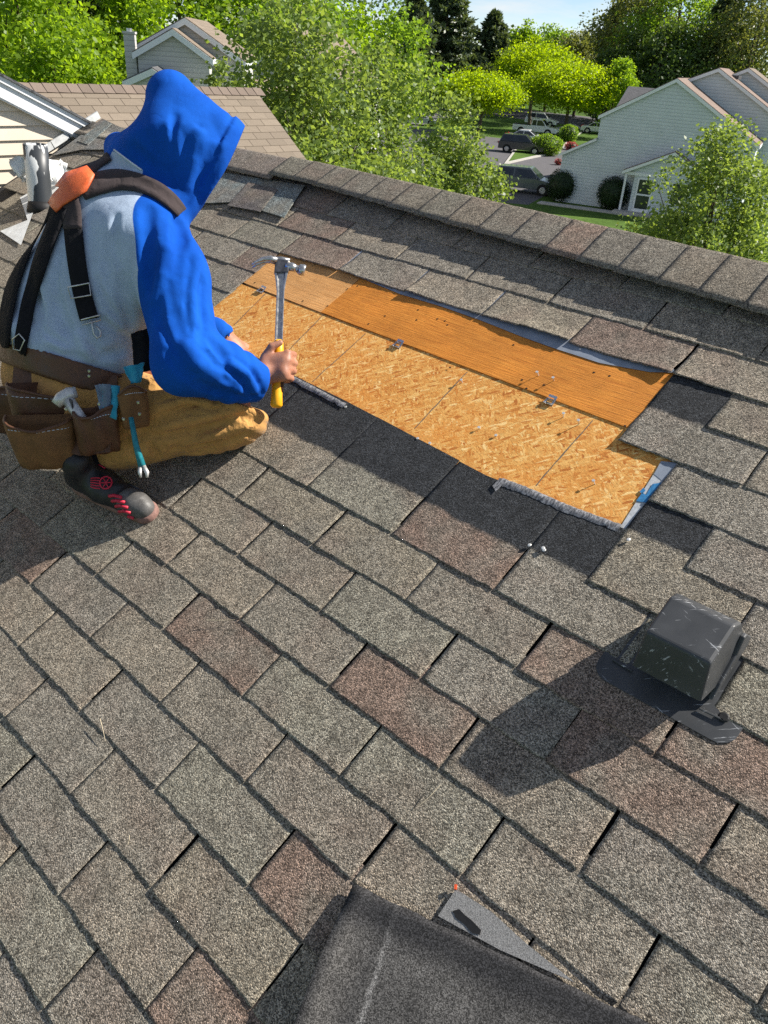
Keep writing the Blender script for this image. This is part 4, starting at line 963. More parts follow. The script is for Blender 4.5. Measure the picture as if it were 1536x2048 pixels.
# clipped shrubs and beds
def shrub(label, x, y, hw, d, seed, leaf='box', n=5200, ls=.055, squash=1.0, group='shrubs around the grey townhouse'):
    c = np.array(WP(x, y, Z=GZ)); d = np.linalg.norm(c[:2]-CAMW[:2]); rad = hw/FPX*d; rs = np.random.RandomState(seed); r = empty('shrub', (c[0], c[1], GZ), label, 'shrub', group)
    q = rs.normal(size=(n, 3)); q /= np.linalg.norm(q, axis=1)[:, None]; q *= (rs.uniform(.82, 1.03, n)*(1+.05*np.sin(q[:, 0]*7+seed)*np.sin(q[:, 1]*6)))[:, None]
    h = rad*squash*.93
    V, F = leaf_quads(q*np.array([rad, rad, rad*squash])+np.array([c[0], c[1], GZ+h]), ls, rs, 1.3); link('foliage', mesh('foliage', V, F), LEAF[leaf], r)
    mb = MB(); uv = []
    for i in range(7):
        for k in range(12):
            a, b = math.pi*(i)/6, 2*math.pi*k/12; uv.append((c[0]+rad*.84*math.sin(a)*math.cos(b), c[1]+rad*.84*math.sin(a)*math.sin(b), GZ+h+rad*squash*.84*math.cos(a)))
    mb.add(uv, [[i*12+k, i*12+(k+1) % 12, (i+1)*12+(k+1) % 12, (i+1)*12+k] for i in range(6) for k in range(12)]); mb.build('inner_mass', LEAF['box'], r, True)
    MB().tube([(c[0], c[1], GZ-.02), (c[0], c[1], GZ+h)], .05, 6).build('stem', M['bark'], r); return r
shrub('dark clipped round shrub at the left corner of the grey townhouse', 1119, 402, 29, 54, 1)
shrub('dark clipped round shrub beside the porch step', 1220, 418, 29, 56.5, 2)
shrub('spreading green shrub on the grass island behind the cars', 1090, 310, 30, 73, 3, 'mid', 4500, .10, .6, 'shrubs on the grass island')
shrub('rounded green shrub at the right end of the grass island', 1135, 285, 17, 76, 4, 'mid', 2600, .09, .9, 'shrubs on the grass island')
shrub('low pink flowering shrub beside the drive', 1141, 300, 12, 70, 5, 'pink', 500, .10, .6, 'shrubs on the grass island')
shrub('small pink flowering shrub at the wing corner', 1116, 330, 7, 61, 6, 'pink', 260, .08, .8, 'shrubs around the grey townhouse')

# ------------------------------------------------------------------ parked vehicles
def paint(name, c, rough=.25): m = Mat(name, rough, c, .5); m.b.inputs['Coat Weight'].default_value = .6; return m.m
M['tyre'] = plain('tyre_rubber', (.018, .018, .018), .8); M['rim'] = plain('alloy_rim', (.45, .45, .46), .3, .1, 5, metal=.8)
M['headlamp'] = plain('headlamp_lens', (.7, .72, .74), .1, .1, 5); M['taillamp'] = plain('taillamp_lens', (.45, .02, .02), .2, .1, 5)
def car(label, pos, heading, kind, pm, group='vehicles parked in the court'):
    r = empty('parked_car' if kind != 'pickup' else 'pickup_truck', (pos[0], pos[1], GZ), label, 'car' if kind != 'pickup' else 'pickup', group)
    c, s = math.cos(heading), math.sin(heading); MW = Matrix(((c, -s, 0, pos[0]), (s, c, 0, pos[1]), (0, 0, 1, GZ+.005), (0, 0, 0, 1)))
    L, Wd_, bh, rh_ = {'suv': (4.6, 1.85, 1.02, 1.70), 'sedan': (4.7, 1.82, .88, 1.45), 'pickup': (5.6, 1.95, 1.08, 1.85)}[kind]; hl = L/2; hw = Wd_/2
    body = {'suv': [(-hl, .35), (-hl+.03, .85), (-hl+.10, bh), (hl-1.25, bh+.02), (hl-.25, bh-.16), (hl-.02, .72), (hl, .35)],
            'sedan': [(-hl, .32), (-hl+.04, .80), (-hl+.15, bh+.02), (hl-1.3, bh), (hl-.3, bh-.18), (hl-.02, .62), (hl, .32)],
            'pickup': [(-hl, .42), (-hl, bh), (-.55, bh), (hl-1.3, bh), (hl-.15, bh-.10), (hl, .80), (hl, .42)]}[kind]
    cab = {'suv': [(-hl+.12, bh), (-hl+.45, rh_-.05), (.35, rh_), (1.15, bh+.02)], 'sedan': [(-hl+.75, bh), (-.75, rh_-.03), (.25, rh_), (1.2, bh)], 'pickup': [(-.50, bh), (-.38, rh_-.03), (.75, rh_), (1.55, bh)]}[kind]
    def add(mb, name, m, bev=.0, par=r, sm=False):
        o = mb.build(name, m, None, sm, mw=MW); attach(o, par)
        if bev: b = o.modifiers.new('bevel', 'BEVEL'); b.width = bev; b.segments = 2; b.limit_method = 'ANGLE'
        return o
    mb = MB(); n = len(body); st = [(-hw, .96), (-hw*.93, 1.0), (hw*.93, 1.0), (hw, .96)]
    V = [(x*q, y, z) for y, q in st for x, z in body]; F = [list(range(n)), [3*n+i for i in range(n)][::-1]]+[[a*n+i, a*n+(i+1) % n, (a+1)*n+(i+1) % n, (a+1)*n+i] for a in range(3) for i in range(n)]
    bo = add(mb.add(V, F), 'body', pm, .05)
    ty = lambda z: hw*.95-(z-bh)*.28
    V = [(x, -ty(z), z) for x, z in cab]+[(x, ty(z), z) for x, z in cab]; m_ = len(cab)
    add(MB().add(V, [list(range(m_)), [m_+i for i in range(m_)][::-1]]+[[i, (i+1) % m_, m_+(i+1) % m_, m_+i] for i in range(m_)]), 'cabin', pm, .04)
    def inset(a, b, t): return a+(b-a)*t
    for sgn in (-1, 1):
        xs = [cab[0], cab[1], cab[2], cab[3]]; zt, zb_ = rh_-.12, bh+.06
        def xat(i, j, z): (x0, z0), (x1, z1) = xs[i], xs[j]; return x0+(x1-x0)*(z-z0)/(z1-z0)
        l0, l1, r0, r1 = xat(0, 1, zb_)+.10, xat(0, 1, zt)+.08, xat(3, 2, zb_)-.14, xat(3, 2, zt)-.08
        mid = (l1+r1)/2-.05
        for (a0, a1, b0, b1) in ((l0, l1, mid-.04, mid-.04), (mid+.04, mid+.04, r0, r1)):
            add(MB().prism([(a0, sgn*(ty(zb_)+.004), zb_), (b0, sgn*(ty(zb_)+.004), zb_), (b1, sgn*(ty(zt)+.004), zt), (a1, sgn*(ty(zt)+.004), zt)], (0, sgn*.008, 0)), 'side_window', M['glass'])
    for (i, j, nm) in ((3, 2, 'windscreen'), (0, 1, 'rear_window')):
        (x0, z0), (x1, z1) = cab[i], cab[j]; sg = 1 if i == 3 else -1; A_, B_2 = .14, .90
        q0 = (x0+(x1-x0)*A_, z0+(z1-z0)*A_); q1 = (x0+(x1-x0)*B_2, z0+(z1-z0)*B_2)
        add(MB().prism([(q0[0]+sg*.012, -ty(q0[1])*.90, q0[1]), (q0[0]+sg*.012, ty(q0[1])*.90, q0[1]), (q1[0]+sg*.012, ty(q1[1])*.88, q1[1]), (q1[0]+sg*.012, -ty(q1[1])*.88, q1[1])], (sg*.012, 0, .008)), nm, M['glass'])
    R_ = .34 if kind != 'pickup' else .39
    for x in (-hl*.60, hl*.62):
        for sgn in (-1, 1):
            wv = add(MB().tube([(x, sgn*(hw-.20), R_), (x, sgn*(hw+.012), R_)], R_, 22), 'wheel', M['tyre'])
            add(MB().tube([(x, sgn*(hw+.013), R_), (x, sgn*(hw+.030), R_)], [R_*.66, R_*.58], 14), 'rim', M['rim'], 0, wv)
            add(MB().tube([(x, sgn*(hw-.05), R_+.01), (x, sgn*(hw+.004), R_+.01)], R_+.07, 22), 'wheel_arch', M['tyre'])
    for sgn in (-1, 1):
        add(MB().box((hl-.10, sgn*hw*.70, .70 if kind != 'pickup' else .88), (.22, .42, .14)), 'headlight', M['headlamp'], .03)
        add(MB().box((-hl+.06, sgn*hw*.80, .86), (.14, .24, .22)), 'taillight', M['taillamp'], .03)
        add(MB().box((cab[3][0]-.22, sgn*(hw+.07), bh+.09), (.10, .18, .13)), 'mirror', pm, .03)
    add(MB().box((hl-.01, 0, .48), (.08, Wd_*.8, .18)), 'bumper', M['tyre'], .03)
    if kind == 'pickup':
        add(MB().box((-hl+1.1, 0, bh-.01), (2.05, Wd_*.82, .06)), 'cargo_bed', M['tyre'])
    return r
PW = {'white': paint('white_car_paint', (.78, .78, .78)), 'grey': paint('grey_green_car_paint', (.09, .11, .115)), 'dark': paint('charcoal_car_paint', (.035, .04, .045)), 'silver': paint('silver_car_paint', (.45, .46, .47))}
hd = math.atan2(HW[1], HW[0])
c_ = gp(1048, 384); car('grey-green SUV parked at the left corner of the grey townhouse', c_, hd+.10, 'suv', PW['grey'])
c_ = gp(1042, 306); car('charcoal SUV nose-in beside the spreading shrub', c_, hd+.15, 'suv', PW['dark'])
c_ = gp(1052, 288); car('white sedan between the charcoal SUV and the pickup', c_, hd+.10, 'sedan', PW['white'])
c_ = gp(1070, 270); car('white pickup truck under the yellow-green trees', c_, hd+.05, 'pickup', PW['white'])
c_ = gp(1082, 252); car('white SUV half hidden behind the white pickup', c_, hd+.05, 'suv', PW['white'])
c_ = gp(1196, 268); car('white car nose showing left of the grey gable', c_, hd+.1, 'sedan', PW['white'])
c_ = gp(838, 250); car('silver car glimpsed through leaves right of the near trees', c_, hd+.4, 'sedan', PW['silver'])

# ------------------------------------------------------------------ the worker: implicit surfaces turned into meshes
def v3(a): return np.asarray(a, np.float64)
def rcone(P, a, b, ra, rb):               # tapered capsule
    a, b = v3(a), v3(b); ab = b-a; t = np.clip(((P-a)@ab)/max(ab@ab, 1e-9), 0, 1)
    return np.linalg.norm(P-a-t[:, None]*ab, axis=1)-(ra+(rb-ra)*t)
def ell(P, c, ax, r):                     # ellipsoid with axes (3x3 rows) and radii
    q = (P-v3(c))@np.asarray(ax).T; k = np.linalg.norm(q/np.asarray(r), axis=1); return (k-1)*min(r)*1.0 if min(r) > 0 else k
def smin(a, b, k): h = np.clip(.5+.5*(b-a)/k, 0, 1); return b*(1-h)+a*h-k*h*(1-h)
def smax(a, b, k): return -smin(-a, -b, k)
def surface_nets(fn, lo, hi, h, block=10):
    lo = np.asarray(lo, float); hi = np.asarray(hi, float); dim = (np.ceil((hi-lo)/h)).astype(int)+1
    dim = ((dim+block-1)//block)*block
    nb = dim//block; D = np.full(dim, 1.0, np.float32)
    bx = np.stack(np.meshgrid(*[np.arange(n) for n in nb], indexing='ij'), -1).reshape(-1, 3)
    cen = lo+(bx+.5)*block*h; d = fn(cen); rad = block*h*.95+.02
    D4 = D.reshape(nb[0], block, nb[1], block, nb[2], block)
    for b, dd in zip(bx, d):
        if dd < 0: D4[b[0], :, b[1], :, b[2], :] = -1
    act = bx[np.abs(d) < rad]
    loc = np.stack(np.meshgrid(*[np.arange(block)]*3, indexing='ij'), -1).reshape(-1, 3)
    for i in range(0, len(act), 400):
        A = act[i:i+400]; idx = (A[:, None, :]*block+loc[None]).reshape(-1, 3); val = fn(lo+idx*h); D[idx[:, 0], idx[:, 1], idx[:, 2]] = val
    S = D < 0
    c = [S[x:dim[0]-1+x, y:dim[1]-1+y, z:dim[2]-1+z] for x in (0, 1) for y in (0, 1) for z in (0, 1)]
    anyi = np.zeros_like(c[0]); alli = np.ones_like(c[0])
    for q in c: anyi |= q; alli &= q
    cells = np.argwhere(anyi & ~alli); vid = -np.ones(np.array(dim)-1, np.int64); vid[tuple(cells.T)] = np.arange(len(cells))
    acc = np.zeros((len(cells), 3)); cnt = np.zeros(len(cells))
    corners = [(x, y, z) for x in (0, 1) for y in (0, 1) for z in (0, 1)]
    for a in corners:
        for ax in range(3):
            if a[ax]: continue
            b = list(a); b[ax] = 1
            pa = cells+np.array(a); pb = cells+np.array(b); da = D[tuple(pa.T)]; db = D[tuple(pb.T)]; m = (da < 0) != (db < 0)
            t = da[m]/(da[m]-db[m]); acc[m] += pa[m]+(pb[m]-pa[m])*t[:, None]; cnt[m] += 1
    V = lo+acc/np.maximum(cnt, 1)[:, None]*h
    F = []
    for ax in range(3):
        o1, o2 = [(1, 2), (2, 0), (0, 1)][ax]
        sl0 = [slice(1, dim[k]-1) for k in range(3)]; sl0[ax] = slice(0, dim[ax]-1); sl1 = list(sl0); sl1[ax] = slice(1, dim[ax])
        s0, s1 = S[tuple(sl0)], S[tuple(sl1)]; e = np.argwhere(s0 != s1); off = np.array([sl0[k].start for k in range(3)]); e = e+off
        e1 = np.zeros(3, int); e1[o1] = 1; e2 = np.zeros(3, int); e2[o2] = 1
        q = [vid[tuple((e-e1*a-e2*b).T)] for a, b in ((0, 0), (1, 0), (1, 1), (0, 1))]; Q = np.stack(q, 1)
        fl = ~S[tuple(e.T)]; Q[fl] = Q[fl][:, ::-1]; F.append(Q)
    F = np.concatenate(F)[:, ::-1]; F = F[(F >= 0).all(1)]
    return V, F
def relax(V, F, it=2, lam=.5):
    E = np.concatenate([F[:, [0, 1]], F[:, [1, 2]], F[:, [2, 3]], F[:, [3, 0]]]); E = np.concatenate([E, E[:, ::-1]])
    n = np.bincount(E[:, 0], minlength=len(V))[:, None]
    for _ in range(it):
        A = np.stack([np.bincount(E[:, 0], V[E[:, 1], k], len(V)) for k in range(3)], 1); V = V+(A/np.maximum(n, 1)-V)*lam
    return V
def sdf_obj(name, fn, lo, hi, h, mats, parent, it=2, pick=None, label=None):
    V, F = surface_nets(fn, lo, hi, h); V = relax(V, F, it)
    me = mesh(name, V, F); o = link(name, me, mats, parent, True)
    if pick is not None: me.polygons.foreach_set('material_index', pick(V[F].mean(1)).astype(np.int32))
    if label: o['label'] = label
    return o
def wig(P, f, s): return np.sin(P[:, 0]*f+s)*np.sin(P[:, 1]*f*1.13+s*2.1+1)+np.sin(P[:, 2]*f*.93+s*.7)*np.sin(P[:, 0]*f*.71+P[:, 1]*f*.8+s*3)

# fabric materials
def cloth_mat(name, col, var=.12, weave=900, bs=.35, sheen=.3, wr=20.0):
    m = Mat(name, .9, col, .15); v = m.obj(); n = m.noise(v, 18, 4); f = m.noise(v, weave, 2)
    m.col(m.mix(1.0, m.mix(1.0, tuple(col), m.ramp(n, [(.3, 1-var), (.7, 1+var)]), 'MULTIPLY'), m.ramp(f, [(.3, .86), (.7, 1.12)]), 'MULTIPLY'))
    rg = m.math('ABSOLUTE', m.math('SUBTRACT', m.noise(v, 16, 3, .5), .5)); m.bump(m.math('ADD', m.math('ADD', m.math('MULTIPLY', m.noise(v, 26, 4), 3.0), m.math('MULTIPLY', m.math('MINIMUM', rg, .12), wr)), f), bs, .0016); m.b.inputs['Sheen Weight'].default_value = sheen; return m.m
M['blue_fleece'] = cloth_mat('royal_blue_fleece', (.001, .068, .44), .08, sheen=.0)
M['grey_fleece'] = cloth_mat('heather_grey_fleece', (.33, .39, .48), .16, 700, sheen=.1)
M['pale_piping'] = cloth_mat('pale_piping', (.60, .66, .72), .05)
M['khaki'] = cloth_mat('tan_work_trousers', (.47, .25, .078), .14, 1100, .5, .1, 60.0)
M['skin'] = None
def skin_mat():
    m = Mat('skin', .5, (.5, .25, .15), .35); v = m.obj(); n = m.noise(v, 40, 4)
    m.col(m.ramp(n, [(.3, (.30, .125, .075)), (.7, (.44, .21, .135))])); m.bump(m.noise(v, 350, 3), .25, .001); m.b.inputs['Subsurface Weight'].default_value = .12; m.b.inputs['Subsurface Radius'].default_value = (.01, .004, .002); return m.m
M['skin'] = skin_mat()
def leather_mat(name, c0, c1, rough=.5):
    m = Mat(name, rough, c0, .4); v = m.obj(); n = m.noise(v, 22, 5, .7); f = m.noise(v, 260, 3)
    m.col(m.mix(1.0, m.ramp(n, [(.3, c0), (.7, c1)]), m.ramp(f, [(.3, .8), (.7, 1.12)]), 'MULTIPLY')); m.bump(m.math('ADD', n, m.math('MULTIPLY', f, .3)), .4, .003); m.rough(m.ramp(n, [(.3, rough-.12), (.7, rough+.18)])); return m.m
M['leather'] = leather_mat('worn_brown_leather', (.070, .029, .014), (.135, .060, .028))
M['suede'] = leather_mat('tan_suede', (.13, .062, .022), (.23, .115, .042), .8)
M['web_black'] = cloth_mat('black_webbing', (.010, .010, .012), .2, 500, .6, 0.0)
M['web_brown'] = cloth_mat('dark_brown_padding', (.052, .040, .040), .2, 700, .4, 0.05)
M['orange_leather'] = leather_mat('orange_leather', (.62, .10, .028), (.78, .17, .05), .42)
M['shoe_black'] = leather_mat('black_shoe_leather', (.010, .010, .012), (.030, .030, .033), .42)
M['shoe_toe'] = leather_mat('worn_grey_toe_leather', (.055, .052, .050), (.13, .125, .12), .45)
M['shoe_red'] = plain('red_shoe_trim', (.55, .03, .06), .5, .1, 40)
M['sole'] = leather_mat('dusty_red_sole', (.16, .085, .070), (.30, .17, .14), .75)
M['blue_cloth'] = cloth_mat('turquoise_cloth', (.03, .30, .42), .2)
M['greyblue_cloth'] = cloth_mat('grey_blue_rag', (.16, .21, .26), .25)
M['yellow_grip'] = plain('yellow_grip', (.80, .38, .012), .4, .08, 30)
M['dark_grip'] = plain('dark_brown_grip', (.055, .028, .014), .5, .2, 60, .3, 500, .001)
M['teal_paint'] = plain('teal_tool_paint', (.02, .20, .24), .4, .3, 90)

FW = np.array([-.05, 1.0, 0.0]); FW /= np.linalg.norm(FW); RT = np.array([FW[1], -FW[0], 0]); UP = np.array([0, 0, 1.0])
PEL = UZ(138, 772, 2.285)
NEK = UZ(248, 372, 2.235)
SP = NEK-PEL; SL = np.linalg.norm(SP); SPn = SP/SL
RTn = RT-SPn*(RT@SPn); RTn /= np.linalg.norm(RTn); BK = np.cross(SPn, RTn); BK /= np.linalg.norm(BK)   # BK points out of the chest or back
if BK@FW < 0: BK = -BK                     # BK: forward (chest) direction
HEAD = UZ(352, 300, 2.175)
RSH = UZ(325, 462, 2.10); RELB = UZ(374, 722, 2.00); RWR = UZ(522, 768, 2.125); RHD = UZ(548, 728, 2.165)
LSH = NEK-RTn*.185-SPn*.075+BK*.05; LWR = UZ(444, 672, 2.52); LHD = UZ(474, 698, 2.55)
_m = (LSH+LWR)/2; LELB = _m+np.array([.02, -.05, -.10])*1.0
RHIP = PEL+RT*.115-UP*.03; LHIP = PEL-RT*.115-UP*.02
RKN = UZ(462, 815, 2.195); RANK = UZ(215, 890, 2.245)
LKN = UZ(352, 716, 2.50); LANK = np.array(R2W(-1.12, .62, .08))
worker = empty('person', R2W(-.95, .35, 0), 'crouching worker in blue and grey hooded sweatshirt and tan trousers holding a hammer', 'person')

# body: one continuous skin, mostly under the clothes
HAMB, HAMT = UZ(553, 806, 2.150), UZ(563, 528, 2.165)
HAX = HAMT-HAMB; HLEN = np.linalg.norm(HAX); HAX /= HLEN
TOC = CAMW-(HAMB+HAMT)/2; E1 = TOC-HAX*(TOC@HAX); E1 /= np.linalg.norm(E1); E2 = np.cross(HAX, E1)
_right = RW@(CAM_R.T@np.array([1., 0, 0]))
if E2@_right < 0: E2 = -E2
GC = HAMB+HAX*.098                         # grip centre on the handle
def cyl(th, r, t): th = math.radians(th); return GC+(E1*math.cos(th)+E2*math.sin(th))*r+HAX*t
HANDR = []                                 # capsules of the right hand
PALM = [(cyl(-75, .040, -.030), cyl(20, .036, -.018), .021, .019), (cyl(-70, .036, -.008), cyl(30, .036, .008), .020, .018), (cyl(-60, .038, .010), cyl(40, .036, .026), .017, .014), (cyl(-80, .046, -.030), cyl(30, .036, -.030), .019, .014)]
for i, t in enumerate((.033, .011, -.011, -.032)):
    rr = (.0098, .0102, .0098, .0086)[i]; k = (.0, .003, .001, -.004)[i]
    HANDR += [(cyl(38, .040+k, t*.95), cyl(88, .041+k, t+.002), rr*1.12, rr*1.02), (cyl(88, .041+k, t+.002), cyl(128, .036, t+.002), rr*1.02, rr*.98), (cyl(128, .036, t+.002), cyl(185, .029, t), rr*.98, rr*.92), (cyl(185, .029, t), cyl(245, .027, t-.001), rr*.92, rr*.8)]
HANDR += [(cyl(-75, .040, -.012), cyl(-62, .038, .022), .016, .0125), (cyl(-62, .038, .022), cyl(-35, .031, .048), .0125, .0108), (cyl(-35, .031, .048), cyl(10, .027, .060), .0108, .0085)]
WRI = cyl(-62, .058, -.040)
lh_dir = (LHD-LWR)/np.linalg.norm(LHD-LWR); rn = np.array(R2W(0, 0, 1)); lh_side = np.cross(rn, lh_dir); lh_side /= np.linalg.norm(lh_side)
HANDL = []
pal = LWR+lh_dir*.05
for i, s_ in enumerate((-.030, -.010, .010, .029)):
    b_ = LWR+lh_dir*.085+lh_side*s_+rn*.012; L_ = (.030, .034, .033, .026)[i]
    c_1 = b_+lh_dir*L_*1.1+rn*(-.004)+lh_side*s_*.15; c_2 = c_1+lh_dir*L_*.8-rn*.018; HANDL += [(b_, c_1, .0105, .0095), (c_1, c_2, .0095, .0078)]
HANDL += [(LWR+lh_dir*.025-lh_side*.03, LWR+lh_dir*.075-lh_side*.055-rn*.008, .013, .010), (LWR+lh_dir*.075-lh_side*.055-rn*.008, LWR+lh_dir*.105-lh_side*.05-rn*.016, .010, .008)]
HF = (_right*.80+np.array(FW)*.45); HF[2] = -.30; HF /= np.linalg.norm(HF)     # the way the face looks
HS = np.cross(HF, UP); HS /= np.linalg.norm(HS); HU = np.cross(HS, HF)
def body_sdf(P):
    d = ell(P, HEAD, [HS, HF, HU], (.074, .095, .112))
    d = smin(d, rcone(P, HEAD+HF*.045-HU*.06, HEAD+HF*.065-HU*.085, .045, .030), .03)                 # jaw
    d = smin(d, rcone(P, HEAD+HF*.092+HU*.012, HEAD+HF*.112-HU*.022, .009, .013), .012)               # nose
    for s_ in (-1, 1):
        d = smin(d, rcone(P, HEAD+HF*.080+HS*.030*s_+HU*.030, HEAD+HF*.084+HS*.012*s_+HU*.028, .012, .008), .012)   # brow
        d = smax(d, -(np.linalg.norm(P-(HEAD+HF*.098+HS*.032*s_+HU*.008), axis=1)-.013), .008)         # eye sockets
        d = smin(d, np.linalg.norm(P-(HEAD+HF*.082+HS*.032*s_+HU*.008), axis=1)-.0125, .003)           # eyeballs
        d = smin(d, ell(P, HEAD+HS*.074*s_-HF*.005, [HS, HF, HU], (.010, .020, .032)), .008)           # ears
    d = smin(d, rcone(P, HEAD+HF*.094-HU*.050-HS*.018, HEAD+HF*.094-HU*.050+HS*.018, .0075, .0075), .006)   # lips
    d = smin(d, rcone(P, HEAD-HU*.06-HF*.02, NEK, .052, .060), .03)
    d = smin(d, rcone(P, PEL, NEK-SPn*.08, .10, .10), .06)
    for (S_, E_, W_) in ((RSH, RELB, WRI), (LSH, LELB, LWR)):
        d = smin(d, rcone(P, S_, E_, .050, .040), .05); d = smin(d, rcone(P, E_, W_, .040, .026), .02)
    for (H_, K_, A_) in ((RHIP, RKN, RANK), (LHIP, LKN, LANK)):
        d = smin(d, rcone(P, H_, K_, .075, .050), .05); d = smin(d, rcone(P, K_, A_, .048, .034), .02)
    d = smin(d, rcone(P, LWR, pal+lh_dir*.02, .026, .024), .015)
    for s_ in (-.022, .022): d = smin(d, rcone(P, LWR+lh_dir*.02+lh_side*s_*.5, LWR+lh_dir*.085+lh_side*s_, .020, .016), .015)
    k = np.linalg.norm(P-pal, axis=1) < .30; Q = P[k]; dq = d[k]
    for a, b, ra, rb in HANDL: dq = smin(dq, rcone(Q, a, b, ra, rb), .004)
    d[k] = dq
    k = np.linalg.norm(P-GC, axis=1) < .30; Q = P[k]
    e = rcone(Q, WRI, cyl(-55, .044, -.020), .026, .026)
    for a, b, ra, rb in PALM: e = smin(e, rcone(Q, a, b, ra, rb), .014)
    for a, b, ra, rb in HANDR: e = smin(e, rcone(Q, a, b, ra, rb), .0035)
    d[k] = smin(d[k], e, .012); return d
allp = np.array([PEL, NEK, HEAD, RSH, RELB, RWR, RHD, LSH, LELB, LWR, LHD, RKN, RANK, LKN, LANK, HAMB])
sdf_obj('body', body_sdf, allp.min(0)-.16, allp.max(0)+.16, .0048, M['skin'], worker, 1)

# sweatshirt: torso, sleeves and hood
HOODC = UZ(345, 285, 2.17)
_rgt = _right; _upv = RW@(CAM_R.T@np.array([0, -1., 0])); _fwd = RW@(CAM_R.T@np.array([0, 0, 1.]))
OP = UZ(445, 335, 2.17); ON = _rgt*.85-_upv*.45+_fwd*.42; ON /= np.linalg.norm(ON)      # hood opening plane
def hoodshape(P, o):
    d = rcone(P, UZ(339, 200, 2.17), UZ(346, 290, 2.17), .050+o, .106+o)
    d = smin(d, rcone(P, UZ(346, 196, 2.17), UZ(456, 282, 2.17), .040+o, .028+o), .04)
    d = smin(d, rcone(P, UZ(395, 245, 2.17), UZ(398, 318, 2.17), .052+o, .086+o), .05)
    d = smin(d, rcone(P, UZ(456, 282, 2.17), UZ(400, 372, 2.16), .030+o, .045+o), .04)
    d = smin(d, rcone(P, UZ(430, 280, 2.17), UZ(415, 330, 2.17), .055+o, .065+o), .04)
    return d
def arm_folds(P, a, b, lam, amp, ph, seed):
    ab = b-a; L = np.linalg.norm(ab); t = ((P-a)@ab)/L; w = wig(P, 17, seed)
    return -amp*2.0*(np.abs(np.sin(t/lam*3.1416+ph+w*.9))-.6)*(.75+.25*w)
def torso_sdf(P):
    lo_ = PEL+SPn*.075
    d = rcone(P, lo_-RTn*.100-BK*.015, LSH-SPn*.06+RTn*.045-BK*.025, .134, .108)
    d = smin(d, rcone(P, lo_-RTn*.08+SPn*.15-BK*.04, lo_+RTn*.02+SPn*.2-BK*.045, .120, .122), .08)
    d = smin(d, rcone(P, lo_+RTn*.075-BK*.01, RSH-SPn*.05-RTn*.06-BK*.03, .128, .110), .09)
    d = smin(d, rcone(P, lo_-BK*.03, NEK-SPn*.10-BK*.03, .13, .13), .09)
    d = smin(d, rcone(P, NEK-SPn*.03-RTn*.12, NEK-SPn*.03+RTn*.12, .072, .072), .07)
    hem = ((P-(PEL+SPn*.045))@SPn)                       # gathers above the belt
    sx = (P-NEK)@RTn
    d = d-.016*np.exp(-((hem-.060)/.045)**2)*(1+.35*wig(P, 30, 2))
    d = d-.007*(np.abs(np.sin(sx*30+hem*13+1.2*np.sin(hem*9)))-.6)*np.clip(1.1-np.abs(hem-.16)*4.5, 0, 1)
    return d
FAL = np.linalg.norm(RWR-RELB)
def sleeves_sdf(P):
    d = rcone(P, RSH-RTn*.035-SPn*.01, RSH+(RELB-RSH)*.35, .094, .089)
    d = smin(d, rcone(P, RSH+(RELB-RSH)*.3, RELB, .089, .080), .04)
    d = smin(d, rcone(P, RELB, RELB+(RWR-RELB)*.55+np.array([0, 0, -.005]), .079, .064), .04)
    d = smin(d, rcone(P, RELB+(RWR-RELB)*.5, RWR+(RWR-RELB)*.12, .066, .047), .05)
    ob = ((P-RELB)@_upv)*.45
    tt = ((P-RELB)@((RWR-RELB)/np.linalg.norm(RWR-RELB)))
    d = d-.017*(np.abs(np.sin((tt+ob*.55)*62+.7*wig(P, 15, 3)))-.6)*np.clip((tt-.03)*7, 0, 1)*np.clip((FAL-.02-tt)*20, 0, 1)*.55
    qa = (P-RSH)@_rgt; wa = (P-RSH)@_upv
    d = d-.013*(np.abs(np.sin(qa*36+.35*np.sin(wa*11)+wa*7+.8))-.6)*np.clip((-wa-.02)*8, 0, 1)*np.clip((.30+wa)*6, 0, 1)
    fold = (P-(RELB+(RWR-RELB)*.1+_upv*.05))
    l = rcone(P, LSH, LELB, .088, .075); l = smin(l, rcone(P, LELB, LWR-lh_dir*.01, .070, .044), .05)
    l = l+arm_folds(P, LELB, LWR, .045, .004, .3, 5)
    return np.minimum(d, l)
def hood_all(P):
    hs_ = hoodshape(P, 0.0); out_ = hs_-.012+.0020*wig(P, 24, 1.7)
    q = (P-HOODC)@_rgt; w_ = (P-HOODC)@_upv                     # drape folds hanging down the side
    out_ = out_-.011*(np.abs(np.sin(q*34+1.5*np.sin(w_*13+.6)+.9))-.55)*np.clip(.45-w_*3.6, 0, 1.15)
    inn = hs_+.018; pl = (P-OP)@ON
    cow = rcone(P, UZ(300, 350, 2.20), UZ(345, 408, 2.14), .098, .060); cow = smin(cow, rcone(P, UZ(268, 315, 2.22), UZ(240, 298, 2.27), .070, .042), .06)
    out_ = smin(out_, cow, .05)
    shell = smax(smax(out_, pl, .008), -np.maximum(inn, -(pl+.20)), .006)
    rim = np.maximum(np.abs(hs_-.006)-.0115, np.abs(pl+.016)-.017)                    # sewn hem
    shell = shell+.0045*np.exp(-((pl+.040)/.005)**2)
    return smin(shell, rim, .005)
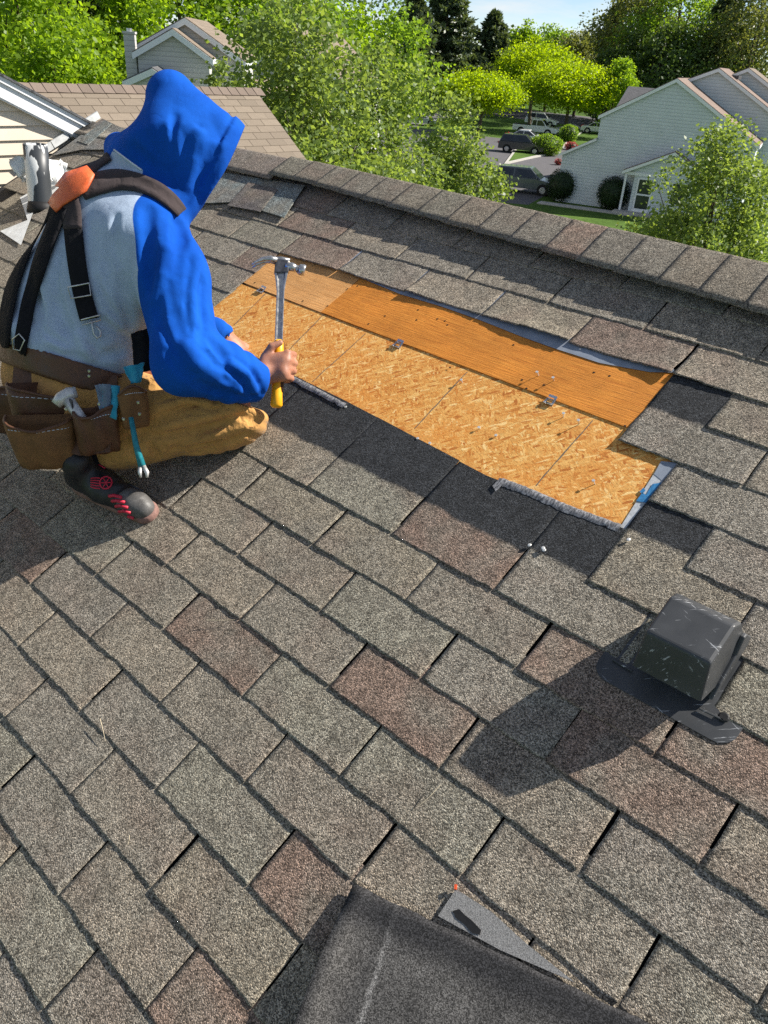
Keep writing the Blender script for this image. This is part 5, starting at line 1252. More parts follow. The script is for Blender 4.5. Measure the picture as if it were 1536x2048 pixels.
def hoodie_sdf(P):
    d = smin(torso_sdf(P), sleeves_sdf(P), .035)
    d = smin(d, hood_all(P), .022)
    d = d+.0030*wig(P, 20, 4.2)
    d = wrinkle(d, P, HOOD_W, .011)
    cut = (P-(PEL+SPn*.055))@SPn
    d = smax(d, -cut, .02)
    fa = (P-RELB)@((RWR-RELB)/FAL); d = np.where(np.linalg.norm(P-RWR, axis=1) < .14, smax(d, fa-FAL-.002, .006), d)
    d = smax(d, -(rcone(P, RWR-(RWR-RELB)*.06, RWR+(RWR-RELB)*.5, .032, .034)), .006)
    d = smax(d, -(rcone(P, LWR, LWR+lh_dir*.2, .033, .04)), .006)
    return d
CREASE = [(UZ(300, 640, 2.06), UZ(285, 470, 2.06), .012, .02), (UZ(330, 560, 1.985), UZ(318, 680, 1.955), .010, .022), (UZ(405, 520, 2.03), UZ(385, 640, 1.98), .010, .022), (UZ(440, 745, 1.955), UZ(475, 775, 1.985), .010, .016), (UZ(478, 742, 2.00), UZ(500, 790, 2.01), .009, .014)]
def seam_value(C):
    t, s, h = torso_sdf(C), sleeves_sdf(C), hood_all(C)
    sx = (C-NEK)@RTn; up = (C-NEK)@SPn; fr = (C-NEK)@BK
    rag_ = sx-(.182+.60*np.clip(-up, 0, .24))                      # raglan seam plane of the right sleeve
    v = np.maximum(rag_, np.minimum(t-h, s-h)+.004)
    if G0 is not None: v = np.minimum(v, np.maximum(np.linalg.norm(C-G0, axis=1)-.070, (C-G1)@GNV))
    return np.maximum(v, np.minimum(t-s, np.maximum(-sx-.14, fr-.02)))
G0 = None
def fleece_mat():
    m = Mat('two_tone_fleece', .92, (.5, .5, .5), .12); v = m.obj(); n = m.noise(v, 18, 4); f = m.noise(v, 800, 2); n2 = m.noise(v, 420, 2)
    at = m.n('Attribute', attribute_name='seam'); k = m.ramp(m.math('ADD', m.math('MULTIPLY', at.outputs['Fac'], 60.0), .5), [(.44, 0.0), (.56, 1.0)])
    c = m.mix(k, m.ramp(n2, [(.3, (.29, .37, .49)), (.7, (.45, .54, .66))]), m.ramp(m.noise(v, 5, 4), [(.3, (.002, .058, .34)), (.7, (.006, .088, .44))]))
    m.col(m.mix(1.0, m.mix(1.0, c, m.ramp(n, [(.3, .90), (.7, 1.08)]), 'MULTIPLY'), m.ramp(f, [(.3, .86), (.7, 1.12)]), 'MULTIPLY'))
    rg = m.math('MINIMUM', m.math('ABSOLUTE', m.math('SUBTRACT', m.noise(m.map(v, (1, 1, .55)), 15, 2, .45), .5)), .10)
    m.bump(m.math('ADD', m.math('ADD', m.math('MULTIPLY', m.noise(v, 40, 4), 1.5), m.math('MULTIPLY', rg, 12.0)), f), .34, .0014); return m.m
def trace(fn, x, y, t0=1.6, t1=2.9):
    d_ = RW@ray_r(x, y); t = np.linspace(t0, t1, 260); v = fn(CAMW+t[:, None]*d_); k = np.argmax(v < 0)
    if not (v < 0).any(): return None
    a = t[max(k-1, 0)]; b = t[k]; va, vb = v[max(k-1, 0)], v[k]; s_ = a+(b-a)*va/max(va-vb, 1e-6)
    return CAMW+s_*d_, -d_/np.linalg.norm(d_)
def make_wrinkles(fn, spec_):
    W_ = []
    for sign, r_, dep, pts in spec_:
        q = [trace(fn, x, y) for x, y in pts]; q = [h for h in q if h is not None]
        nq = len(q); dd_ = [dep*(.12+.88*math.sin(math.pi*(i+.35)/(nq-.3))) for i in range(nq)]
        P_ = [h[0]+h[1]*((r_-e_) if sign < 0 else -(r_-e_)) for h, e_ in zip(q, dd_)]
        W_ += [(P_[i], P_[i+1], r_, sign) for i in range(len(P_)-1) if np.linalg.norm(P_[i]-P_[i+1]) < .16]
    return W_
def wrinkle(d, P, W_, kk=.016):
    if not W_: return d
    near = np.abs(d) < .035
    if not near.any(): return d
    full, Pf = d.copy(), P; d, P = d[near], P[near]
    for sign in (-1, 1):
        seg = [w for w in W_ if w[3] == sign]
        if not seg: continue
        c = np.min([rcone(P, a, b, r_, r_*.92) for a, b, r_, _ in seg], axis=0)
        d = smax(d, -c, kk) if sign < 0 else smin(d, c, kk*1.1)
    full[near] = d; return full
HOOD_W = []
G0 = trace(hoodie_sdf, 242, 338)[0]; G1 = trace(hoodie_sdf, 256, 320)[0]; GNV = _rgt*.595+_upv*.80
HOOD_W = make_wrinkles(hoodie_sdf, [
 (-1, .022, .009, [(296, 412), (292, 460), (290, 515), (300, 575), (312, 640)]), (1, .016, .009, [(334, 505), (324, 550), (312, 600)]), (-1, .026, .006, [(330, 500), (334, 560), (346, 620), (368, 672)]),
 (1, .015, .009, [(392, 520), (383, 590), (388, 650)]), (-1, .026, .005, [(364, 440), (360, 495), (356, 545), (352, 590)]), (-1, .022, .007, [(406, 500), (405, 560), (404, 620), (412, 680)]),
 (-1, .018, .012, [(428, 680), (452, 714), (483, 732), (498, 738)]), (-1, .016, .012, [(437, 728), (470, 742), (494, 762), (510, 796)]), (-1, .014, .010, [(486, 728), (508, 748), (522, 785)]),
 (1, .013, .008, [(462, 728), (492, 748), (508, 780)]), (-1, .016, .010, [(395, 770), (430, 785), (462, 798)]), (-1, .016, .009, [(352, 715), (372, 745), (398, 760)]), (1, .014, .008, [(372, 690), (395, 728), (430, 750)]),
 (-1, .024, .008, [(376, 285), (370, 330), (364, 392)]), (-1, .022, .010, [(430, 300), (412, 330), (393, 360), (374, 402)]), (1, .016, .008, [(398, 270), (388, 320), (374, 372)]), (-1, .030, .005, [(318, 250), (313, 290), (318, 335)]), (-1, .016, .008, [(262, 292), (290, 318), (330, 342)]),
 (-1, .018, .009, [(90, 700), (120, 716), (150, 714)]), (-1, .018, .010, [(178, 690), (204, 712), (244, 702)]), (1, .015, .009, [(160, 672), (172, 700), (180, 712)]), (-1, .020, .008, [(218, 470), (208, 520), (212, 570)]), (-1, .022, .008, [(60, 560), (72, 620), (66, 670)]), (-1, .02, .008, [(240, 560), (252, 620), (268, 668)]), (-1, .02, .008, [(108, 600), (126, 650), (150, 690)])]+[(-1, .009, .006, q_) for q_ in (
 [(300, 470), (312, 520), (318, 580)], [(350, 500), (348, 560), (344, 610)], [(380, 560), (376, 610), (380, 660)], [(318, 640), (340, 690), (366, 720)], [(330, 700), (352, 735), (385, 765)], [(400, 690), (425, 715), (455, 735)], [(410, 740), (445, 755), (478, 775)], [(420, 775), (455, 785), (490, 800)], [(470, 752), (490, 770), (500, 795)], [(500, 748), (515, 765), (526, 790)],
 [(350, 230), (342, 280), (345, 330)], [(400, 250), (392, 300), (382, 350)], [(300, 330), (330, 352), (352, 380)], [(440, 320), (420, 355), (398, 390)],
 [(60, 640), (95, 670), (140, 690)], [(190, 560), (215, 610), (250, 650)], [(120, 500), (110, 560), (118, 620)], [(230, 430), (225, 480), (235, 530)], [(200, 640), (235, 665), (270, 680)])])
hood_o = sdf_obj('hooded_sweatshirt', hoodie_sdf, allp.min(0)-.17, allp.max(0)+.22, .0054, fleece_mat(), worker, 1)
_co = np.empty(len(hood_o.data.vertices)*3, np.float32); hood_o.data.vertices.foreach_get('co', _co)
_at = hood_o.data.attributes.new('seam', 'FLOAT', 'POINT'); _at.data.foreach_set('value', seam_value(_co.reshape(-1, 3).astype(float)).astype(np.float32))
HBV = BVHTree.FromObject if False else None
def bvh(o): me = o.data; return BVHTree.FromPolygons([v.co.copy() for v in me.vertices], [tuple(p.vertices) for p in me.polygons])
HB = bvh(hood_o)

# trousers
def pants_sdf(P):
    d = rcone(P, PEL-RT*.085+UP*.01, PEL+RT*.085+UP*.0, .135, .138)
    d = smin(d, rcone(P, PEL+SPn*.07-RT*.06, PEL+SPn*.07+RT*.06, .12, .12), .05)
    r_ = rcone(P, RHIP+RT*.01, RKN, .118, .090)
    r_ = smin(r_, rcone(P, RKN-UP*.03, RANK+RT*.03, .080, .066), .03)
    r_ = smin(r_, rcone(P, RKN-np.array([.02, .03, .03]), RKN+np.array([.01, .01, -.02]), .078, .075), .04)
    q = (P-RHIP)@((RKN-RHIP)/np.linalg.norm(RKN-RHIP)); vv = (P-RHIP)@_upv
    r_ = r_-.012*(np.abs(np.sin(vv*36-q*9+1.4*np.sin(q*8+.5)))-.6)*np.clip(q*3.0+.1, 0, 1)-.006*(np.abs(np.sin(vv*70+q*30+1.5*np.sin(q*17)))-.6)*np.clip(q*5-1.0, 0, 1)
    l_ = rcone(P, LHIP, LKN, .105, .080); l_ = smin(l_, rcone(P, LKN, LANK, .078, .058), .03); l_ = l_+.004*wig(P, 28, 1.2)
    d = smin(d, smin(r_, l_, .03), .045)
    # groove between folded thigh and calf
    d = smax(d, -rcone(P, UZ(330, 862, 2.03), UZ(500, 846, 2.05), .016, .008), .02)
    d = smax(d, -rcone(P, RANK-UP*.02, RANK+(RANK-RKN)*.4-UP*.03, .050, .06), .01)
    d = wrinkle(d, P, PANT_W, .007)
    cut = (P-(PEL+SPn*.10))@SPn; n_ = (P@np.array(R2W(0, 0, 1)))
    return smax(smax(d, cut, .01), -(n_-.012), .020)
PANT_W = []
PANT_W = make_wrinkles(pants_sdf, [
 (-1, .016, 0.0152, [(285, 868), (330, 872), (371, 866), (430, 852), (475, 838)]), (-1, .013, 0.0117, [(300, 846), (345, 822), (388, 806), (430, 800)]), (-1, .012, 0.0104, [(320, 800), (360, 790), (410, 795)]),
 (-1, .012, 0.0114, [(345, 902), (400, 890), (455, 870), (500, 846)]), (-1, .011, 0.0104, [(390, 908), (440, 892), (490, 866)]), (-1, .012, 0.0104, [(420, 822), (462, 826), (505, 838)]), (1, .012, 0.0091, [(370, 885), (430, 872), (490, 852)]), (1, .012, 0.0091, [(310, 858), (360, 845), (420, 832), (480, 818)]),
 (-1, .012, 0.0104, [(300, 890), (318, 915), (322, 935)]), (-1, .012, 0.0104, [(255, 880), (262, 910), (275, 935)]), (1, .011, 0.0078, [(335, 812), (375, 800), (420, 806)]), (-1, .013, 0.0104, [(296, 775), (320, 768), (345, 772)])])
sdf_obj('trousers', pants_sdf, allp.min(0)-.17, np.maximum(PEL, RKN)+.30, .0052, M['khaki'], worker, 1)

# belt
def belt_sdf(P):
    d = smin(rcone(P, PEL-RT*.085+SPn*.05, PEL+RT*.085+SPn*.05, .146, .146), torso_sdf(P)+.004, .03); c = (P-(PEL+SPn*.045))@SPn
    return np.maximum(np.maximum(d-.004, -(d+.008)), np.abs(c)-.034)
belt = sdf_obj('tool_belt', belt_sdf, PEL-.28, PEL+.28, .006, M['leather'], None, 2)
bt = empty('leather_tool_belt', PEL, 'worn brown leather tool belt with hanging pouches on the worker', 'tool belt'); attach(belt, bt); belt.name = 'belt'
# pouches hang on the camera side of the hip
def frame_at(x, y, z, yaw=0.0):
    o_ = UZ(x, y, z); outv = (CAMW-o_); outv[2] *= .25; outv /= np.linalg.norm(outv); r_ = np.cross(UP, outv); r_ /= np.linalg.norm(r_)
    if yaw: R_ = np.array(Matrix.Rotation(yaw, 3, 'Z')); outv = R_@outv; r_ = R_@r_
    return o_, r_, outv
def pouch(name, x, y, z, wt, wb, h, dep, m, yaw=0.0, tilt=0.0, lean=.15, label=None, seed=1, rag=.004):
    o_, r_, ou = frame_at(x, y, z, yaw); up = UP*math.cos(lean)-ou*math.sin(lean)*-1*0+RT*tilt; up = up/np.linalg.norm(up); up = up-ou*.18; up /= np.linalg.norm(up)
    rs = np.random.RandomState(seed); N = 22; rows = []
    K = 9
    for k in range(K+1):
        t = k/K; w = wb+(wt-wb)*t**.7; dp = dep*(.35+.65*math.sin(min(1, t*1.15)*1.57)) if t < 1 else dep*1.02
        c = o_-up*h*(1-t); ring = []
        for i in range(N+1):
            a = math.pi*i/N; xx = -math.cos(a)*w/2; yy = (math.sin(a)**.6)*dp
            wv = rag*math.sin(i*.9+seed+t*3)+rs.normal(0, rag*.2)
            ring.append(c+r_*(xx)+ou*(yy+wv)+up*(.012*math.sin(a*2+seed) if k == K else 0))
        rows.append(ring)
    V = [p for q in rows for p in q]; n1 = N+1
    F = [(k*n1+i, k*n1+i+1, (k+1)*n1+i+1, (k+1)*n1+i) for k in range(K) for i in range(N)]
    # bottom cap and flat back
    F += [tuple(range(0, n1))[::-1]]
    F += [(k*n1, (k+1)*n1, (k+1)*n1+N, k*n1+N) for k in range(K)]
    o = link(name, mesh(name, V, [list(f) for f in F]), m, bt, True)
    sd = o.modifiers.new('thick', 'SOLIDIFY'); sd.thickness = .005; sd.offset = 1
    if label: o['label'] = label
    # stitched rim
    rim = MB().tube([Vector(p)+Vector(ou)*.004 for p in rows[-1]], .0042, 6); rm = rim.build('rim', M['leather'], o, True)
    st = MB()
    for i in range(1, N, 1):
        a_, b_ = rows[-2][i]*.75+rows[-1][i]*.25, rows[-2][i+1]*.75+rows[-1][i+1]*.25 if i < N else rows[-1][i]
        d_ = (Vector(b_)-Vector(a_))*.3; st.tube([Vector(a_)+Vector(ou)*.0055-d_, Vector(a_)+Vector(ou)*.0055+d_], .0009, 4)
    st.build('stitching', M['pale_piping'], o); return o
bp = [UZ(x, y, z) for x, y, z in ((30, 735, 2.165), (150, 748, 2.135), (236, 752, 2.125), (236, 800, 2.115), (222, 905, 2.09), (160, 912, 2.10), (60, 880, 2.14), (24, 800, 2.16))]
link('pouch_backing', mesh('pouch_backing', bp, [list(range(8))]), M['leather'], bt).modifiers.new('thick', 'SOLIDIFY').thickness = .006
pouch('pouch', 110, 772, 2.14, .235, .19, .15, .060, M['leather'], -.15, seed=1)
pouch('pouch', 84, 838, 2.09, .175, .12, .125, .062, M['suede'], -.2, seed=2, label='tan suede front pocket of the pouch')
pouch('pouch', 188, 816, 2.07, .105, .095, .115, .045, M['leather'], .1, seed=3)
pouch('pouch', 18, 770, 2.22, .16, .12, .13, .06, M['leather'], -.5, seed=4)
pouch('pouch', 262, 776, 2.06, .068, .060, .100, .024, M['suede'], .25, seed=5, rag=.001, label='small riveted tan leather tool loop')
rv = MB()
def rivet(par, x, y, z):
    p, r_, ou = frame_at(x, y, z); MB().tube([Vector(p), Vector(p+ou*.004)], [.0045, .003], 9).build('rivet', M['steel'], par)
for x, y, z in ((79, 732, 2.115), (136, 738, 2.10), (178, 752, 2.075), (178, 742, 2.075), (132, 818, 2.02), (198, 808, 2.015), (276, 805, 2.022), (279, 828, 2.02), (247, 838, 2.022)): rivet(bt, x, y, z)

# straps laid on the back of the sweatshirt
braces = empty('suspenders', NEK, 'dark work suspenders with orange leather back patch worn over the sweatshirt', 'suspenders')
def on_back(x, y, off=.004, B=None):
    d = Vector(RW@ray_r(x, y)).normalized(); h_ = (B or HB).ray_cast(Vector(CAMW), d)
    if h_[0] is None: return None
    n_ = h_[1]; n_ = n_ if n_.dot(d) < 0 else -n_
    return h_[0]+n_*off, n_
def ribbon(name, pts, widths, m, parent, off=.004, thick=.003, sub=5, zfix=None):
    rows = []; fine = []
    for i in range(len(pts)-1):
        for k in range(sub): t = k/sub; fine.append((pts[i][0]*(1-t)+pts[i+1][0]*t, pts[i][1]*(1-t)+pts[i+1][1]*t, widths[i]*(1-t)+widths[i+1]*t))
    fine.append((*pts[-1], widths[-1]))
    K = 4
    last = None
    for i, (x, y, w) in enumerate(fine):
        a = fine[max(0, i-1)]; b = fine[min(len(fine)-1, i+1)]; tx, ty = b[0]-a[0], b[1]-a[1]; L = math.hypot(tx, ty); nx, ny = -ty/L, tx/L
        row = []
        for k in range(K+1):
            s = (k/K-.5)*w; h_ = on_back(x+nx*s, y+ny*s, off)
            row.append(h_[0] if h_ else None)
        good = [q for q in row if q is not None]
        if not good: continue
        for k in range(K+1):
            if row[k] is None: row[k] = min(((abs(k-j), row[j]) for j in range(K+1) if row[j] is not None), key=lambda q: q[0])[1]
        rows.append(row)
    # smooth along the strap
    A = np.array([[tuple(p) for p in r] for r in rows])
    for _ in range(4): A[1:-1] = A[1:-1]*.5+(A[:-2]+A[2:])*.25
    n = len(A); F = np.array([(i*(K+1)+k, i*(K+1)+k+1, (i+1)*(K+1)+k+1, (i+1)*(K+1)+k) for i in range(n-1) for k in range(K)])
    o = link(name, mesh(name, A.reshape(-1, 3), F), m, parent, True); sd = o.modifiers.new('thick', 'SOLIDIFY'); sd.thickness = thick; sd.offset = 0
    return o, A
ribbon('padded_yoke', [(165, 384), (195, 371), (235, 362), (275, 366), (310, 380), (340, 403), (360, 427)], [38, 42, 40, 37, 34, 30, 22], M['web_brown'], braces, .007, .007)
ribbon('padded_yoke', [(150, 368), (172, 344), (198, 325), (222, 314)], [36, 30, 24, 16], M['web_brown'], braces, .006, .006)
ribbon('strap', [(118, 398), (78, 448), (46, 510), (24, 580), (12, 655), (10, 715)], [28, 34, 36, 34, 30, 24], M['web_black'], braces, .010)
ribbon('strap', [(128, 418), (102, 485), (80, 545), (60, 612), (47, 680), (44, 712)], [26, 28, 28, 27, 26, 22], M['web_black'], braces, .010)
ribbon('strap', [(142, 405), (148, 425), (150, 462)], [40, 38, 36], M['web_brown'], braces, .009)
_, SA_ = ribbon('strap', [(150, 458), (155, 510), (163, 565), (172, 605), (181, 638)], [36, 36, 36, 37, 38], M['web_black'], braces, .008)
pp = [(100, 402), (121, 430), (134, 416), (178, 388), (193, 358), (179, 342), (139, 355), (121, 379)]
cxp = sum(p[0] for p in pp)/8; cyp = sum(p[1] for p in pp)/8
P8 = []; 
for ring_ in (1.0, .66, .33):
    for i in range(8):
        for k in range(3):
            t = k/3; x = pp[i][0]*(1-t)+pp[(i+1) % 8][0]*t; y = pp[i][1]*(1-t)+pp[(i+1) % 8][1]*t
            h_ = on_back(cxp+(x-cxp)*ring_, cyp+(y-cyp)*ring_, .014); P8.append(tuple(h_[0]) if h_ else None)
h_ = on_back(cxp, cyp, .014); P8.append(tuple(h_[0]))
good = np.array([p for p in P8 if p]); mean = good.mean(0)
P8 = [p if p else tuple(mean) for p in P8]
F8 = [(r_*24+i, r_*24+(i+1) % 24, (r_+1)*24+(i+1) % 24, (r_+1)*24+i) for r_ in range(2) for i in range(24)]+[(48+i, 48+(i+1) % 24, 72) for i in range(24)]
o = link('back_patch', mesh('back_patch', P8, [list(f) for f in F8]), M['orange_leather'], braces, True); sd = o.modifiers.new('thick', 'SOLIDIFY'); sd.thickness = .005; sd.offset = 0; o['label'] = 'orange leather patch where the straps cross'
def frame_buckle(pts, off, r, name='buckle'):
    q = [on_back(x, y, off)[0] for x, y in pts if on_back(x, y, off)]
    return MB().tube(q, r, 7, closed=True).build(name, M['steel'], braces, True)
frame_buckle([(142, 576), (183, 568), (188, 590), (148, 598)], .014, .0022)
frame_buckle([(33, 676), (44, 668), (55, 680), (48, 698), (35, 694)], .013, .002)
frame_buckle([(166, 640), (205, 626), (205, 634), (168, 650)], .014, .0022, 'strap_end_bar')
hk = [on_back(x, y, .012) for x, y in ((184, 640), (186, 655), (188, 668), (194, 676), (200, 672), (200, 662), (192, 652))]
MB().tube([h[0] for h in hk if h], .0024, 7).build('snap_hook', M['steel'], braces, True)
# pale piping at the collar
q = [on_back(229+54*i/16, 300+40*i/16, .0012) for i in range(17)]
MB().tube([h[0] for h in q if h], .0024, 6).build('collar_piping', M['pale_piping'], worker, True)

# shoe
tp_, hl_ = np.array(R2W(*RP(300, 1032, .0), .0)), np.array(R2W(-.905, .165, .045))
sdir = tp_-hl_; slen = np.linalg.norm(sdir); sdir /= slen; rnn = np.array(R2W(0, 0, 1)); sup = rnn-sdir*(rnn@sdir); sup /= np.linalg.norm(sup); ssd = np.cross(sdir, sup)
S0 = hl_
def sh(a, b, c): return S0+sdir*a+ssd*b+sup*c
def upper(P):
    d = rcone(P, sh(.035, 0, .050), sh(.12, 0, .045), .040, .041)
    d = smin(d, rcone(P, sh(.12, 0, .040), sh(.235, .0, .032), .042, .036), .03)
    d = smin(d, rcone(P, sh(.235, 0, .030), sh(.262, 0, .026), .036, .030), .02)
    d = smin(d, rcone(P, sh(.050, 0, .06), sh(.062, 0, .125), .042, .043), .03)
    d = d+.0032*np.sin(((P-S0)@sdir)*170+((P-S0)@ssd)*60)*np.exp(-((((P-S0)@sdir)-.195)/.035)**2)*np.clip(((P-S0)@sup)*30-.8, 0, 1)
    return smax(d, -((P-S0)@sup-.016), .006)
def solef(P):
    q = P-S0; a = np.minimum(rcone(P, sh(.035, 0, .01), sh(.15, .0, .01), .043, .041), rcone(P, sh(.15, 0, .01), sh(.262, 0, .012), .041, .036))
    h = q@sup-.004*np.clip(((q@sdir)-.2)*20, 0, 1); return np.maximum(a, np.abs(h-.010)-.013)
shoe = empty('shoe', sh(.13, 0, 0)); attach(shoe, worker); bpy.data.objects.remove(shoe)
def shoe_pick(C): return ((C-S0)@sdir > .205).astype(int)
su = sdf_obj('shoe', upper, S0-.25, S0+.45, .0045, [M['shoe_black'], M['shoe_toe']], worker, 2, shoe_pick, label='black high-top shoe with red stripes and worn toe')
sdf_obj('sole', solef, S0-.25, S0+.45, .0045, M['sole'], su, 2)
SB = bvh(su)
def on_shoe(x, y, off=.003): return on_back(x, y, off, SB)
def shoe_line(pts, r, m, nm='stripe'):
    q = [on_shoe(x, y, .002) for x, y in pts]; q = [h[0] for h in q if h]
    if len(q) > 1: MB().tube(q, r, 6).build(nm, m, su, True)
for i in range(5): y = 992+i*10; shoe_line([(218+i*7, y), (228+i*7, y-1), (244+i*6, y+3)], .0046, M['shoe_red'])
shoe_line([(190, 915), (196, 930), (210, 938), (240, 944), (258, 952)], .0018, M['shoe_red'], 'piping')
q = [on_shoe(212+12*math.cos(t), 966+12*math.sin(t), .002) for t in np.linspace(0, 6.28, 14)[:-1]]; q = [h[0] for h in q if h]
if len(q) > 5: MB().tube(q, .0022, 6, closed=True).build('emblem', M['shoe_red'], su, True); 
c_h = on_shoe(212, 966, .002)
for a_ in (0, 1.05, 2.1): shoe_line([(212+11*math.cos(a_)*k, 966+11*math.sin(a_)*k) for k in (-1, -.5, 0, .5, 1)], .0016, M['shoe_red'], 'emblem')
for k in range(5): shoe_line([(200, 957+k*5), (190, 956+k*5), (182, 957+k*4)], .0018, M['shoe_red'], 'emblem')
M['cord'] = plain('dark_grey_lace', (.05, .05, .055), .7)
for k in range(5): shoe_line([(250+k*8, 965+k*5), (262+k*9, 968+k*5), (270+k*8, 975+k*4)], .0020, M['cord'], 'lace')
# sock / boot shaft
sdf_obj('sock', lambda P: rcone(P, sh(.055, 0, .08), RANK+UP*.04, .040, .045), S0-.3, S0+.45, .007, M['web_black'], worker, 1)
# second shoe under the body
S1 = LANK-np.array([0, .06, .08]); d1 = np.array([.3, .9, .42]); d1 /= np.linalg.norm(d1)
sdf_obj('shoe', lambda P: smin(rcone(P, S1+UP*.04, S1+d1*.22+UP*.03, .042, .036), rcone(P, S1+UP*.04, LANK+UP*.03, .042, .045), .03), S1-.15, S1+.35, .007, M['shoe_black'], worker, 1)

# ------------------------------------------------------------------ hand tools
hm = empty('claw_hammer', HAMB, 'steel claw hammer with yellow and black grip held upright in the worker\'s fist', 'hammer')
hb = lambda t, a=0, b=0: HAMB+HAX*t+E2*a+E1*b
MB().tube([hb(-.012), hb(-.006), hb(.02), hb(.06), hb(.10), hb(.135), hb(.165), hb(.172)], [.012, .0165, .0150, .0140, .0150, .0155, .0140, .009], 14).build('grip', M['yellow_grip'], hm, True)
MB().tube([hb(.03, .002, -.003), hb(.10, .002, -.003), hb(.168, .001, -.003)], [.0155, .0160, .0142], 12).build('grip_inlay', M['dark_grip'], hm, True)
# shaft: flat I-section with groove
sh_ = MB(); sec = [(-.011, -.006), (-.011, .006), (-.007, .006), (-.005, .002), (.005, .002), (.007, .006), (.011, .006), (.011, -.006), (.007, -.006), (.005, -.002), (-.005, -.002), (-.007, -.006)]
st_ = [(.155, 1.0), (.25, .95), (HLEN-.075, .95), (HLEN-.05, 1.25), (HLEN-.02, 1.7)]
V = [hb(t, a*k, b*(1.0+.3*(k-1))) for t, k in st_ for a, b in sec]; n = 12
sh_.add(V, [[i*n+k, i*n+(k+1) % n, (i+1)*n+(k+1) % n, (i+1)*n+k] for i in range(4) for k in range(n)]+[list(range(n))[::-1], [4*n+k for k in range(n)]]); sh_.build('shaft', M['steel'], hm, False, bevel=.001)
T_ = HLEN
hd_ = MB()
hd_.tube([hb(T_-.006, .010), hb(T_-.006, .030), hb(T_-.010, .040)], [.0125, .0115, .0100], 14); hd_.tube([hb(T_-.010, .040), hb(T_-.011, .046)], [.0095, .0095], 14); hd_.tube([hb(T_-.011, .046), hb(T_-.012, .050), hb(T_-.0125, .062), hb(T_-.013, .064)], [.0115, .0150, .0150, .0135], 18)
hd_.build('striking_head', M['steel'], hm, True)
hd2 = MB().prism([hb(T_-.028, -.019, -.011), hb(T_-.024, .020, -.011), hb(T_+.008, .018, -.011), hb(T_+.012, -.016, -.011)], E1*.022); hd2.build('cheek', M['dark_steel'], hm, False, bevel=.002)
for s_ in (-1, 1):
    pts = [hb(T_+.006, -.012, s_*.007), hb(T_+.010, -.030, s_*.0085), hb(T_+.006, -.050, s_*.010), hb(T_-.004, -.068, s_*.012), hb(T_-.012, -.078, s_*.013)]
    MB().tube(pts, [.0085, .0075, .0058, .0036, .0018], 10).build('claw', M['steel'], hm, True)
MB().tube([hb(T_+.011, .022), hb(T_+.013, .0), hb(T_+.012, -.02)], [.006, .007, .006], 10).build('crown', M['steel'], hm, True)

# second hammer head poking out of the pouch
p0, p1 = UZ(136, 800, 2.045), UZ(172, 850, 2.055)
h2 = empty('hammer', p1, 'silver tack hammer stowed head-up in the leather pouch', 'hammer')
ax = (p0-p1)/np.linalg.norm(p0-p1); ex = np.cross(ax, (CAMW-p0)/np.linalg.norm(CAMW-p0))
M['cast_grey'] = plain('cast_aluminium', (.55, .54, .52), .45, .2, 90, .4, 200, .001, metal=.5)
MB().tube([Vector(p1-ax*.005), Vector(p0)], [.013, .016], 12).build('handle', M['cast_grey'], h2, True)
MB().tube([Vector(p0+ax*.006-ex*.032), Vector(p0+ax*.012-ex*.012), Vector(p0+ax*.012+ex*.012), Vector(p0+ax*.006+ex*.030)], [.013, .017, .017, .014], 14).build('head', M['cast_grey'], h2, True)
MB().box(Vector(p0-ax*.015+(CAMW-p0)/np.linalg.norm(CAMW-p0)*.014), (.012, .004, .03)).build('slot', M['dark_steel'], h2)
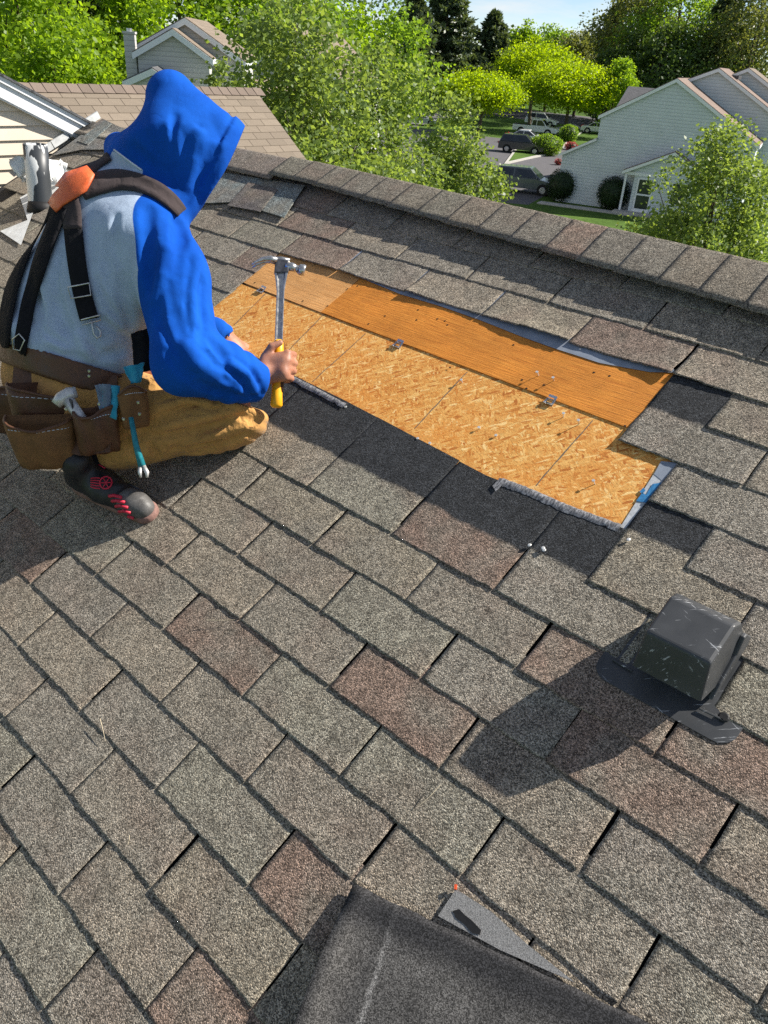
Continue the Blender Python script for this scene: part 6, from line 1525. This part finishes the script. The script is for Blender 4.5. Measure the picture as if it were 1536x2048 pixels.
# turquoise nail puller hanging from the loop
n0, n1, n2 = UZ(262, 835, 2.04), UZ(272, 890, 2.035), UZ(284, 932, 2.035)
npu = empty('nail_puller', n2, 'teal painted nail puller with pale forked claw hanging from the belt', 'nail puller')
MB().tube([Vector(n0), Vector(n1), Vector(n2)], [.0065, .0075, .010], 8).build('bar', M['teal_paint'], npu, True)
for s_ in (-1, 1): MB().tube([Vector(n2)+Vector(_right)*.004*s_, Vector(UZ(287, 945, 2.03))+Vector(_right)*.009*s_, Vector(UZ(288, 955, 2.028))+Vector(_right)*.008*s_], [.006, .006, .003], 8).build('claw', M['cast_grey'], npu, True)
def rag(name, lab, pts, m, cat, seed):
    r = np.random.RandomState(seed); A, B_, C_, D_ = [UZ(*p) for p in pts]; V = []; n = 9
    toc = (CAMW-A)/np.linalg.norm(CAMW-A)
    for i in range(n+1):
        for k in range(n+1):
            s, t = k/n, i/n; p = (A*(1-s)+B_*s)*(1-t)+(D_*(1-s)+C_*s)*t; V.append(p+toc*(.0035*math.sin(s*9+seed)+.002*math.sin(t*7+s*4))+r.normal(0, .0008, 3))
    o = link(name, mesh(name, V, np.array([(i*(n+1)+k, i*(n+1)+k+1, (i+1)*(n+1)+k+1, (i+1)*(n+1)+k) for i in range(n) for k in range(n)])), m, None, True)
    sd = o.modifiers.new('thick', 'SOLIDIFY'); sd.thickness = .003; tag(o, lab, cat); return o
rag('cloth', 'turquoise cloth tucked in the belt beside the small loop', ((205, 768, 2.07), (240, 772, 2.06), (232, 840, 2.05), (208, 828, 2.05)), M['blue_cloth'], 'cloth', 1)
rag('cloth', 'grey-blue rag hanging behind the leather pouch', ((190, 770, 2.065), (222, 768, 2.06), (222, 815, 2.05), (200, 820, 2.05)), M['greyblue_cloth'], 'cloth', 2)
rag('cloth', 'turquoise cloth flap under the hoodie hem at the hip', ((245, 735, 2.07), (290, 725, 2.08), (282, 765, 2.06), (262, 768, 2.06)), M['blue_cloth'], 'cloth', 3)

st_o = rag('shirt_tail', None, ((262, 668, 2.115), (318, 650, 2.13), (312, 742, 2.10), (268, 745, 2.09)), M['web_black'], None, 4); attach(st_o, worker)
